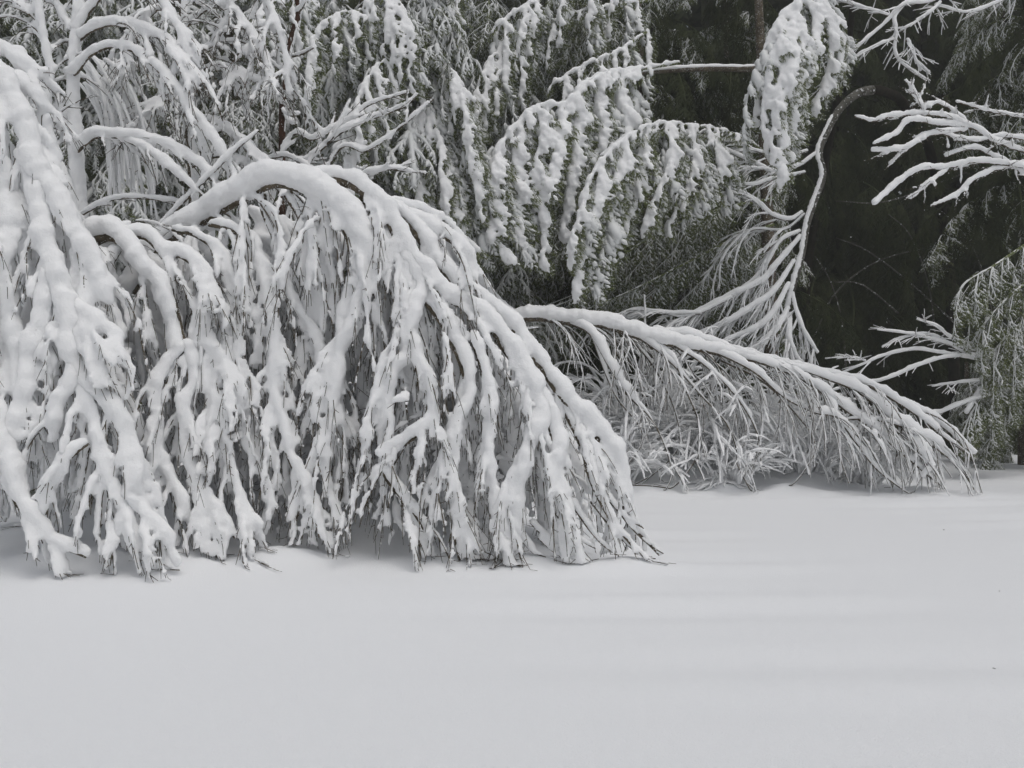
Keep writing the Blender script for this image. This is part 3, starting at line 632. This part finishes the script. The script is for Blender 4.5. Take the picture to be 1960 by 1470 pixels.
# ================================================================== CONIFER SPRAYS
def make_spray(seed, snow, L=0.30, n=6):
    r = random.Random(seed); gf = Geo(); gs = Geo()
    def axis_pts(p0, d, l, k=4, droop=0.9):
        pts=[np.array(p0,float)]; d=np.array(d,float)
        for i in range(k):
            d = d+np.array([0,0,-droop/k]); d/=np.linalg.norm(d); pts.append(pts[-1]+d*l/k)
        return np.array(pts)
    main = axis_pts((0,0,0),(1,r.uniform(-.1,.1),.15),L,5,.8)
    ax = [(main,1.0)]
    for i in range(n):
        t = .12+.8*i/n; p = main[0]+(main[-1]-main[0])*t
        p = np.array([np.interp(t*(len(main)-1),range(len(main)),main[:,c]) for c in range(3)])
        s = 1 if i%2 else -1
        l = L*(.62-.38*t)*r.uniform(.8,1.2)
        ax.append((axis_pts(p,(.75,s*r.uniform(.5,.8),r.uniform(-.1,.15)),l,3,1.0),.8))
    for P,k in ax:
        m = len(P)
        # needles: narrow blades
        nn = 6 if k<1 else 9
        vs=[]; ts=[]
        for j in range(nn):
            t=(j+.6)/nn*(m-1); i=min(m-2,int(t)); p=P[i]+(P[i+1]-P[i])*(t-i); T=P[i+1]-P[i]; T/=np.linalg.norm(T)
            side=np.cross(T,[0,0,1]); side/=np.linalg.norm(side)+1e-9
            for s in (-1,1):
                d=T*.8+side*s*r.uniform(.25,.75)+np.array([0,0,r.uniform(-.75,-.1)]); d/=np.linalg.norm(d)
                l=r.uniform(.035,.075); wv=np.cross(d,[0,0,1.0]); wv/=np.linalg.norm(wv); wv=wv*.005+np.array([0,0,.0025])
                b=len(vs); vs+= [p-wv,p+wv,p+d*l]; ts.append((b,b+1,b+2))
        gf.add(np.array(vs),None,np.array(ts))
        if k==1: tube(gf,P[[0,m//2,m-1]],[.003,.0025,.0015],3)
        if snow>0 and r.random()<min(1,snow*1.4+.2):
            rs=(.005+.017*snow)*k*r.uniform(.6,1.4)
            if k==1: rs*=1.0+.9*snow
            prof=np.array([.5]+[r.uniform(.75,1.25) for _ in range(m-2)]+[.25])*rs
            keep=P.copy(); keep=P[0]+(keep-P[0])*r.uniform(.6,.85)
            tube(gs,keep+np.array([0,0,.002]),prof,4,np.array([0,0,1.0]),1.25,.75,.7,rough=.12)
    return gf.arrays(), gs.arrays()
SPR = {}
for lv,snow in (('heavy',1.0),('medium',.55),('light',.27),('none',0)):
    SPR[lv] = [make_spray(100+k+int(snow*50), snow, rnd.uniform(.26,.34), 6 if lv!='none' else 5) for k in range(6)]
def place(g, arr, p, xdir, up, s):
    v,q,t = arr
    if len(v)==0: return
    x = xdir/np.linalg.norm(xdir); z = up-(up@x)*x; z/=np.linalg.norm(z)+1e-9; y=np.cross(z,x)
    M = np.stack([x,y,z])*s
    g.add(v@M+p, q, t)
def drape(gf, gs, P, lv, every=.085, scale=(.8,1.2), ridge=0.03, ref=None, out=.75, down=.6, wood=.006, taper=.5, fan=0):
    """sprays along a hanging or arching stem, with a snow ridge on it"""
    T,N,S = frames(P, np.array([0.1,-0.45,1.0]) if ref is None else ref)
    seg = np.concatenate([[0],np.cumsum(np.linalg.norm(np.diff(P,axis=0),axis=1))]); L=seg[-1]
    tube(gf,P,np.linspace(wood,wood*.4,len(P)),4)
    if ridge: 
        snow_tube(gs,P,np.linspace(ridge,ridge*.6,len(P)),.55,ref,6,.3,L/len(P))
    s=0; k=rnd.randint(0,1); one=rnd.choice((-1,1))
    while s<L:
        i=min(len(P)-1,int(np.searchsorted(seg,s)))
        sd=(1 if k%2 else -1)
        if fan: sd = fan if rnd.random()<.85 else -fan
        d=S[i]*sd*out*rnd.uniform(.2,1.3)+T[i]*.8-UP*down*rnd.uniform(.5,1.7)+N[i]*rnd.uniform(-.1,.4)
        sc=rnd.uniform(scale[0]*.75,scale[1]*1.2)*(1-taper*s/L)
        v=rnd.choice(SPR[lv]); up=N[i]+UP*.6
        place(gf,v[0],P[i],d,up,sc); place(gs,v[1],P[i],d,up,sc)
        s+=every*rnd.uniform(.7,1.3); k+=1
    v=rnd.choice(SPR[lv]); place(gf,v[0],P[-1],T[-1]-UP*.3,N[-1]+UP*.3,scale[0]); place(gs,v[1],P[-1],T[-1]-UP*.3,N[-1]+UP*.3,scale[0])
def gen_bough(L, lv, ridge, droop=.55, seclen=.75, sec_every=.15, up0=.25):
    gf=Geo(); gs=Geo()
    P=grow((0,0,0),(1,0,up0),L,droop,.08,.05,False)
    tube(gf,P,np.linspace(.022,.006,len(P)),5)
    if ridge: snow_tube(gs,P,np.linspace(ridge*1.2,ridge*.8,len(P)),.7,np.array([0,0,1.0]),6,.3,.08)
    s=.2; k=0
    while s<L:
        i=min(len(P)-2,int(s/.08)); T=P[i+1]-P[i]; T/=np.linalg.norm(T); side=np.cross(T,UP); side/=np.linalg.norm(side)
        sd=1 if k%2 else -1
        l=seclen*(1-.65*s/L)*rnd.uniform(.75,1.25)
        Q=grow(P[i],T*.55+side*sd*.8+UP*.05,max(l,.2),1.1,.06,.08,False)
        drape(gf,gs,Q,lv,.095,(.75,1.15),ridge*.75 if ridge else 0,np.array([0,0,1.0]),.8,.5)
        s+=sec_every*rnd.uniform(.8,1.2); k+=1
    drape(gf,gs,P[int(len(P)*.6):],lv,.09,(.7,1.0),0,np.array([0,0,1.0]))
    return gf,gs
BOUGH={}
def proto(kind, n, *a):
    out=[]
    for k in range(n):
        gf,gs=gen_bough(*a)
        v,q,t=gf.arrays(); mf=new_mesh('bough',v,q,t,M_needle if kind=='none' else M_frost,False)
        ms=None
        if gs.n:
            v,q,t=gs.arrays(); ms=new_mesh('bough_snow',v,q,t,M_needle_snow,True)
        out.append((mf,ms))
    BOUGH[kind]=out
proto('heavy',2,1.7,'heavy',.036,.55,.7,.15,.25)
proto('medium',3,1.8,'medium',.020,.5,.75,.14,.25)
proto('light',2,1.8,'light',.008,.5,.75,.14,.2)
proto('none',2,1.9,'none',0,.4,.8,.15,.15)
def conifer(label, x, y, H, z0, kinds, nb, reach=1.0, face=(-150,-30), trunk=.12, mat=None, name='pine_tree', tilt=(-.35,.1), lean=(0,0), group='snowy pines behind the clearing'):
    zb=float(gz(x,y)); t=thing(name,label,'tree',(x,y,zb),group)
    g=Geo(); P=resample(np.array([(x,y,zb-.1),(x+lean[0]*.4,y+lean[1]*.4,H*.5),(x+lean[0],y+lean[1],H)]),.5)
    tube(g,P,np.linspace(trunk,trunk*.3,len(P)),9); obj('trunk',g,mat or M_bark,t)
    for k in range(nb):
        f=(k+rnd.random())/nb; z=z0+(H-z0)*f
        az=R(rnd.uniform(*face)); kind=rnd.choice(kinds)
        mf,ms=rnd.choice(BOUGH[kind])
        sc=reach*rnd.uniform(.8,1.25)*(1-.35*f)
        px_=np.array([np.interp(z,P[:,2],P[:,0])-x, np.interp(z,P[:,2],P[:,1])-y, z-zb])
        b=bpy.data.objects.new('bough',mf); C.objects.link(b); b.parent=t; b.location=px_
        b.rotation_euler=(rnd.uniform(-.35,.35),-rnd.uniform(*tilt),az); b.scale=(sc,sc,sc*rnd.uniform(.85,1.15))
        if ms:
            s=bpy.data.objects.new('snow_cover',ms); C.objects.link(s); s.parent=b
    return t
def at(x,d): return (x-980)/FPX*d
# x pixel, distance, height, first bough height, kinds, boughs, reach
for lab,xp,d,H,z0,kd,nb,rc,fc in [
 ('dense snowy pine behind the far-left tree',60,14.5,8,1.2,('heavy','medium'),40,1.25,(-170,-10)),
 ('snowy pine behind the upright sapling',260,15.5,8.5,1.0,('heavy','medium','medium'),46,1.25,(-170,-10)),
 ('snowy pine behind the slender dark tree',440,16.5,9,1.0,('medium',),46,1.3,(-170,-10)),
 ('grey-green pine behind the reddish forked trunk',600,18.0,9.5,1.2,('medium','light'),48,1.35,(-170,-10)),
 ('snowy pine with white drooping boughs left of picture centre',760,16.0,9,.9,('medium','heavy','medium'),54,1.35,(-170,-10)),
 ('snowy pine above the fallen tree root end',920,18.5,10,1.9,('medium','light','light'),54,1.45,(-175,-5)),
 ('tall grey-green pine at the top centre',1090,19.4,10,2.0,('light','light','none'),56,1.5,(-175,-5)),
 ('grey-green pine behind the two draped boughs',1240,19.8,10,2.0,('light','none'),54,1.5,(-175,-5)),
 ('darker pine behind the sweeping branches of the bowed tree',1390,20.2,10,2.0,('light','none'),46,1.4,(-175,-5)),
]:
    conifer(lab,at(xp,d),d,H,z0,kd,nb,rc,fc)
for lab,xp,d,H,z0,kd,nb,rc,fc in [
 ('dark pine with lightly dusted boughs in the top right corner',1960,19.6,10,4.9,('light','none'),26,1.4,(-200,-60)),
 ('lightly snowed pine at the right edge above the low shrub',2050,18.8,3.4,1.5,('light',),16,1.15,(-210,-100)),
 ('small grey-green pine low at the right edge behind the fallen tree tip',1850,20.5,2.0,.3,('light','light'),14,.62,(-190,10)),
]:
    conifer(lab,at(xp,d),d,H,z0,kd,nb,rc,fc)
for k,(lab,xp,d,nb) in enumerate([('shadowed pine in the blackest part of the wood, left of its two neighbours',1600,23.5,40),('shadowed pine in the blackest part of the wood, between its two neighbours',1760,24.5,44),('shadowed pine in the blackest part of the wood, right of its two neighbours',1920,25.0,44)]):
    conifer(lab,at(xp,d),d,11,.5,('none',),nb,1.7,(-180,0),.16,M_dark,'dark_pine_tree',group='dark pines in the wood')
t=thing('bare_sapling','thin bare grey saplings arching in the blackest part of the wood','sapling',(at(1700,20.5),20.5,0))
for sp in [[(1905,640,20.5),(1890,560,20.5),(1865,480,20.4),(1820,420,20.3),(1780,390,20.2)],[(1790,640,20.5),(1780,560,20.4),(1760,490,20.4),(1735,440,20.3),(1700,410,20.2)],
           [(1620,720,20.4),(1612,620,20.3),(1590,540,20.3),(1560,490,20.2)],[(1830,620,20.5),(1740,540,20.3),(1660,480,20.2),(1600,455,20.1)],[(1720,600,20.4),(1650,545,20.3),(1590,540,20.2)],[(1850,330,20.4),(1700,385,20.2),(1600,385,20.1)],[(1560,640,20.3),(1600,560,20.3),(1680,500,20.2),(1790,470,20.1)]]:
    g=Geo(); P,_=limb_path([(*q,3) for q in sp],.12); tube(g,P,np.linspace(.022,.010,len(P)),5); obj('stem',g,M_faint,t)
for k,(xp,d) in enumerate([(100,22),(350,23),(640,24),(900,25),(1150,25),(1420,26)]):
    conifer(['dark pine glimpsed deep behind the far-left trees','dark pine glimpsed deep behind the slender tree','dark pine glimpsed deep behind the reddish trunk','dark pine glimpsed deep in the hollow above the big arch','dark pine glimpsed deep above the fallen trunk','dark pine glimpsed deep behind the bowed tree'][k],
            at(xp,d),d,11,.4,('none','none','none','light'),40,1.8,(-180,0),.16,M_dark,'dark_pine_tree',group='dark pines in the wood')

# ------------------------------------------------------------------ the mass of far woods
g=Geo()
for k in range(150):
    x=rnd.uniform(-30,34); y=rnd.uniform(29,44)
    P=resample(np.array([(x,y,-.2),(x+rnd.uniform(-.4,.4),y,6),(x+rnd.uniform(-1,1),y,20)]),2)
    tube(g,P,np.linspace(rnd.uniform(.12,.3),.08,len(P)),6)
o=obj('far_woods_trunks',g,M_dark); o['kind']='stuff'
n=46000
cx=rng.uniform(-34,38,n); cy=rng.uniform(28,42,n); cz=rng.uniform(0,21,n)
d=rng.normal(size=(n,3)); d[:,2]-=.8; d/=np.linalg.norm(d,axis=1)[:,None]
e=np.cross(d,rng.normal(size=(n,3))); e/=np.linalg.norm(e,axis=1)[:,None]
c=np.stack([cx,cy,cz],1); l=rng.uniform(.6,1.35,n)[:,None]
V=np.stack([c-e*l*.3,c+d*l*.5+e*l*.05,c+e*l*.3,c-d*l*.7],1).reshape(-1,3)
g=Geo(); g.add(V,np.arange(n*4).reshape(-1,4))
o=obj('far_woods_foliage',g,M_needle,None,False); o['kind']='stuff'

# ================================================================== DRAPED HERO BOUGHS (each belongs to a leaning pine)
def hero_bough(parent, spine, drapes, lv, ridge, every=.07, drr=None, scale=(.8,1.2), out=.75, down=.6, ncomp=3):
    """spine and drapes as pixel/distance control points"""
    gf=Geo(); gs=Geo(); gc=Geo()
    P,_=limb_path(spine,.06)
    tube(gf,P,np.linspace(.03,.008,len(P)),6)
    snow_tube(gs,P,np.linspace(ridge*.8,ridge*1.1,len(P)),.7,None,8,.5,.06)
    drape(gf,gs,P[len(P)//6:],lv,every*1.3,scale,0,None,out,down)
    comp=[]
    for dr in drapes:
        for c in range(ncomp):
            ox=rnd.uniform(8,42)*rnd.choice((-1,1)); oy=rnd.uniform(-5,30); ff=rnd.uniform(.75,1.05)
            comp.append([(a_[0]+ox*(.3+.7*min(1,i_/2)), dr[0][1]+oy*.5+(a_[1]-dr[0][1])*ff, a_[2]+rnd.uniform(.05,.3)) for i_,a_ in enumerate(dr)])
    for dr in comp:
        Q,_=limb_path(dr,.08)
        drape(gf,gc,Q,rnd.choice(('medium','heavy')) if lv!='light' else 'light',every*1.9,(scale[0],scale[1]*1.1),ridge*rnd.uniform(.15,.5),np.array([-.5,-.45,.8]),out,down,taper=.3,fan=-1)
    for dr in drapes:
        Q,_=limb_path(dr,.06)
        drape(gf,gs,Q,lv,every,scale,ridge*rnd.uniform(.6,1.05),np.array([-.5,-.45,.8]),out,down,taper=.3,fan=-1)
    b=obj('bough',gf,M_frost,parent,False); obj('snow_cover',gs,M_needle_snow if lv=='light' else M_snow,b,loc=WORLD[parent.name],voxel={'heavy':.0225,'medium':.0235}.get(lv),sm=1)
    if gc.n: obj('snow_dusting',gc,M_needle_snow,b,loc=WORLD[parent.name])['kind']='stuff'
    return b
tp=thing('draped_pine_tree','pine with thick white boughs draped in long fingers right of picture centre','tree',(at(1470,18.2),18.2,0),'snowy pines behind the clearing')
g=Geo(); P=resample(np.array([(at(1480,18.2),18.2,-.1),(at(1470,18.2),18.2,4),(at(1440,18.2),18,10)]),.5); tube(g,P,np.linspace(.16,.06,len(P)),9); obj('trunk',g,M_bark,tp)
g=Geo(); P,_=limb_path([(1470,120,18.1,5),(1440,131,17.6,5),(1350,131,17.0,5),(1250,137,16.5,5),(1180,150,16.2,5)],.1); tube(g,P,np.linspace(.065,.035,len(P)),8); lg=obj('limb',g,M_bark,tp)
g=Geo(); snow_tube(g,P,.04,.95,None,8,.1,.1); obj('snow_cover',g,M_snow,lg,loc=WORLD[tp.name])
hero_bough(tp,[(1300,120,16.6,5),(1240,130,16.2,5),(1170,140,15.8,5),(1120,165,15.4,5),(1080,200,15.2,5),(1030,205,15.1,5),(985,245,15.0,5),(955,285,14.9,5),(945,320,14.9,5)],
 [[(955,285,14.9),(942,340,14.8),(945,400,14.8),(938,440,14.8),(960,480,14.8)],
  [(1000,235,15.1),(985,300,15.0),(990,360,15.0),(985,420,15.0),(988,450,15.0)],
  [(1085,195,15.3),(1070,250,15.1),(1055,320,15.0),(1035,380,15.0),(1040,440,15.0),(1042,490,15.0)],
  [(1030,205,15.1),(1040,260,15.0),(1025,310,15.0),(1020,370,15.0)],
  [(1115,170,15.5),(1105,240,15.3),(1095,310,15.2),(1085,380,15.2),(1075,440,15.2)],
  [(1140,155,15.7),(1150,220,15.6),(1145,290,15.5),(1130,350,15.5)],
  [(1180,145,15.9),(1195,200,15.8),(1200,260,15.7)]],'heavy',.042,.075,None,(1.0,1.7))
hero_bough(tp,[(1480,300,17.2,5),(1400,255,16.6,5),(1320,240,16.0,5),(1250,238,15.6,5),(1190,270,15.2,5),(1150,310,15.0,5),(1125,350,14.9,5)],
 [[(1125,350,14.9),(1110,410,14.8),(1095,450,14.8),(1090,490,14.8)],
  [(1150,320,15.0),(1140,390,14.9),(1120,450,14.9),(1105,510,14.9),(1098,550,14.9)],
  [(1200,265,15.3),(1180,330,15.1),(1160,390,15.1),(1150,460,15.1),(1140,500,15.1)],
  [(1240,240,15.6),(1230,310,15.4),(1210,380,15.4),(1190,440,15.4)],
  [(1280,238,15.8),(1285,300,15.5),(1265,350,15.4),(1240,400,15.4),(1230,430,15.4)],
  [(1320,245,16.0),(1330,310,15.8),(1310,370,15.7),(1280,430,15.7)],
  [(1360,250,16.3),(1375,320,16.1),(1350,390,16.0)]],'medium',.030,.07,None,(1.0,1.6))
# loose feathery boughs below them
for sp,drs in [([(1480,430,17.8,5),(1400,460,17.2,5),(1300,510,16.8,5),(1200,560,16.4,5),(1080,610,16.2,5)],
   [[(1400,460,17.2),(1350,530,17.0),(1290,590,16.9)],[(1300,510,16.8),(1240,570,16.7),(1190,610,16.6)],[(1430,450,17.4),(1400,530,17.2),(1360,590,17.1)],[(1220,550,16.5),(1150,590,16.4),(1110,640,16.3)]]),
  ([(1480,380,18.0,5),(1380,400,17.5,5),(1270,440,17.0,5),(1180,500,16.8,5),(1120,560,16.7,5),(1030,600,16.7,5)],
   [[(1380,400,17.5),(1330,460,17.3),(1290,520,17.2)],[(1270,440,17.0),(1220,510,17),(1170,560,17)],[(1180,500,16.8),(1130,560,16.7),(1080,590,16.7)],[(1320,420,17.2),(1290,480,17.1),(1230,540,17)]])]:
    hero_bough(tp,sp,drs,'light',.010,.07,None,(.8,1.15))
th=thing('hanging_pine_bough_tree','pine whose bright white bough hangs head-down from the top edge, right of centre','tree',(at(1560,16.8),16.8,0),'snowy pines behind the clearing')
g=Geo(); P=resample(np.array([(at(1540,21.5),21.5,-.1),(at(1540,21.5),21.3,4),(at(1590,20.5),19.5,8),(at(1640,18),18.2,9)]),.5); tube(g,P,np.linspace(.14,.05,len(P)),9); obj('trunk',g,M_dark,th)
hero_bough(th,[(1640,-260,18,5),(1600,-140,16.6,5),(1560,-60,15.6,5),(1535,-10,15.0,5),(1520,40,14.8,5),(1505,100,14.7,5),(1495,180,14.6,5),(1492,260,14.6,5),(1493,345,14.6,5)],
 [[(1530,0,15.0),(1490,40,14.8),(1465,100,14.8),(1455,160,14.8),(1445,220,14.8)],
  [(1520,40,14.8),(1480,100,14.6),(1465,170,14.6),(1460,230,14.6),(1465,270,14.6)],
  [(1510,90,14.7),(1490,160,14.5),(1480,220,14.5),(1478,290,14.5)],
  [(1545,-10,15.0),(1560,50,14.9),(1545,120,14.8),(1530,190,14.8),(1520,250,14.8)],
  [(1550,-30,15.1),(1580,20,15.0),(1590,80,15.0),(1585,140,15.0),(1560,200,15.0)],
  [(1530,30,14.8),(1535,100,14.7),(1525,160,14.6),(1512,230,14.6),(1510,290,14.6)],
  [(1540,0,15.0),(1600,50,15.0),(1608,100,15.0),(1600,150,15.0)],
  [(1515,60,14.7),(1510,130,14.5),(1500,200,14.5),(1495,280,14.5),(1492,340,14.5)]],'heavy',.046,.07,ncomp=1)
# more draped boughs hung in the open between the pines
def tree_of(label,xt,dt,boughs,lv,ridge,every=.095,name='draped_pine_tree',H=9,scale=(.8,1.2)):
    t=thing(name,label,'tree',(at(xt,dt),dt,0),'snowy pines behind the clearing')
    g=Geo(); P=resample(np.array([(at(xt,dt),dt,-.1),(at(xt,dt)+.1,dt,4),(at(xt,dt)-.1,dt,H)]),.5); tube(g,P,np.linspace(.14,.05,len(P)),9); obj('trunk',g,M_bark,t)
    for sp,drs in boughs: hero_bough(t,sp,drs,lv,ridge,every,None,scale,ncomp=1)
    return t
def auto_drapes(sp, n, L, dx=-20):
    """drapes falling from a spine: pixel offsets turned into places at the spine's own distance"""
    out=[]; sp=np.array(sp,float)[:,:3]; S=resample(sp,30.0)
    for k in range(n):
        s=S[int((k+.3+rnd.random()*.5)/n*(len(S)-1))]; l=L*rnd.uniform(.7,1.3); a=rnd.uniform(-.3,.3)*l*.4+dx
        out.append([tuple(s),(s[0]+a*.4,s[1]+l*.3,s[2]-.15),(s[0]+a*.8,s[1]+l*.65,s[2]-.2),(s[0]+a,s[1]+l,s[2]-.2)])
    return out
A=[[(1000,40,17,5),(960,90,16.5,5),(930,130,16.2,5),(905,200,16,5)],[(1250,0,18,5),(1120,20,17.2,5),(1040,50,16.8,5),(980,110,16.4,5),(940,170,16.2,5),(920,230,16.1,5)],
   [(1240,60,17.6,5),(1180,100,17,5),(1130,120,16.6,5),(1060,160,16.4,5)],[(1180,-30,17.6,5),(1100,-20,17,5),(1010,10,16.6,5),(950,50,16.4,5)]]
tree_of('pine with a diagonal snowy bough falling left near the top centre',1230,18.3,[(s,auto_drapes(s,6,110,-12)) for s in A],'medium',.034)
B=[[(820,120,15.5,5),(770,105,15,5),(720,130,14.6,5),(690,180,14.4,5),(680,220,14.3,5)],[(820,110,15.5,5),(860,130,15,5),(890,190,14.8,5),(905,260,14.8,5),(915,320,14.8,5)],
   [(810,180,15.3,5),(830,230,15,5),(850,300,14.8,5),(870,380,14.8,5),(890,450,14.8,5),(905,540,14.8,5)],[(800,200,15.2,5),(790,260,15,5),(800,340,14.8,5),(820,410,14.8,5)],
   [(800,130,15.4,5),(740,160,15,5),(690,230,14.6,5),(640,290,14.5,5)],[(860,280,15.2,5),(880,350,15,5),(870,430,15,5),(900,480,15,5)]]
tree_of('snow-heavy pine with drooping spray tips just above and right of the big arch',815,15.8,[(s,auto_drapes(s,6,95,6)) for s in B],'medium',.034,.09)
Cc=[[(620,-20,15,5),(560,-10,14.5,5),(500,20,14,5),(470,80,13.8,5)],[(700,20,15,5),(640,30,14.6,5),(600,70,14.4,5),(590,130,14.4,5)],[(700,-40,15,5),(760,0,14.8,5),(790,60,14.6,5)],[(880,-30,16,5),(840,0,15.6,5),(810,60,15.5,5)]]
tree_of('frosted pine along the top edge right of the reddish trunk',700,15.4,[(s,auto_drapes(s,6,100,-4)) for s in Cc],'medium',.026,.095)
Dd=[[(1960,470,17.4,5),(1900,510,16.9,5),(1850,540,16.7,5),(1830,570,16.6,5)],[(1990,520,17.2,5),(1940,560,16.9,5),(1900,600,16.7,5),(1870,640,16.7,5)],[(1980,600,17.1,5),(1930,640,16.9,5),(1890,690,16.8,5)],
    [(1960,700,17.2,5),(1900,740,17,5),(1860,790,16.9,5),(1840,840,16.8,5)],[(1990,560,17.2,5),(1960,600,17,5),(1940,680,16.9,5)]]
tree_of('frosted pine sapling leaning in at the right edge beside the low bare shrub',2040,17.6,[(s,auto_drapes(s,5,70,-10)) for s in Dd],'light',.014,.095,'young_pine_tree',4.5)

# ================================================================== THIN SNOWY AIR
g=Geo(); x0,x1,y0,y1,z0_,z1_=-420,420,-70,620,-1.5,21.0
g.add(np.array([(x,y,z) for x in (x0,x1) for y in (y0,y1) for z in (z0_,z1_)],float),np.array([(0,1,3,2),(4,6,7,5),(0,4,5,1),(2,3,7,6),(0,2,6,4),(1,5,7,3)]))
mh=bpy.data.materials.new('snowy_air'); mh.use_nodes=True; mh.node_tree.nodes.clear()
vo=mh.node_tree.nodes.new('ShaderNodeVolumePrincipled'); vo.inputs['Density'].default_value=0.0032; vo.inputs['Color'].default_value=(0.93,0.95,0.93,1)
mo=mh.node_tree.nodes.new('ShaderNodeOutputMaterial'); mh.node_tree.links.new(vo.outputs[0],mo.inputs['Volume'])
o=obj('haze',g,mh,None,False); o['kind']='stuff'

# ================================================================== BARK CRUMBS on the open snow
g=Geo()
for k in range(4):
    x=rnd.uniform(-4,6); y=rnd.uniform(3.2,13); z=float(gz(x,y)); r_=rnd.uniform(.004,.009)
    a=rnd.uniform(0,3.1); d=np.array([math.cos(a),math.sin(a),.1])
    tube(g,np.array([[x,y,z+.002],[x,y,z+.002]+d*r_,[x,y,z+.001]+d*r_*2.5]),[r_*.4,r_*.5,r_*.2],4)
o=obj('bark_crumbs',g,M_bark); o['kind']='stuff'

# ================================================================== SNOWFLAKES
g=Geo(); base=np.array([(1,0,0),(-1,0,0),(0,1,0),(0,-1,0),(0,0,1),(0,0,-1)],float)
tri=np.array([(0,2,4),(2,1,4),(1,3,4),(3,0,4),(2,0,5),(1,2,5),(3,1,5),(0,3,5)])
for k in range(420):
    d_=rnd.uniform(5,17); p=px(rnd.uniform(0,1960),rnd.uniform(0,900),d_)
    if p[2]<.4: continue
    g.add(base*rnd.uniform(.0022,.0045)+p,None,tri)
o=obj('falling_snowflakes',g,M_snow); o['kind']='stuff'
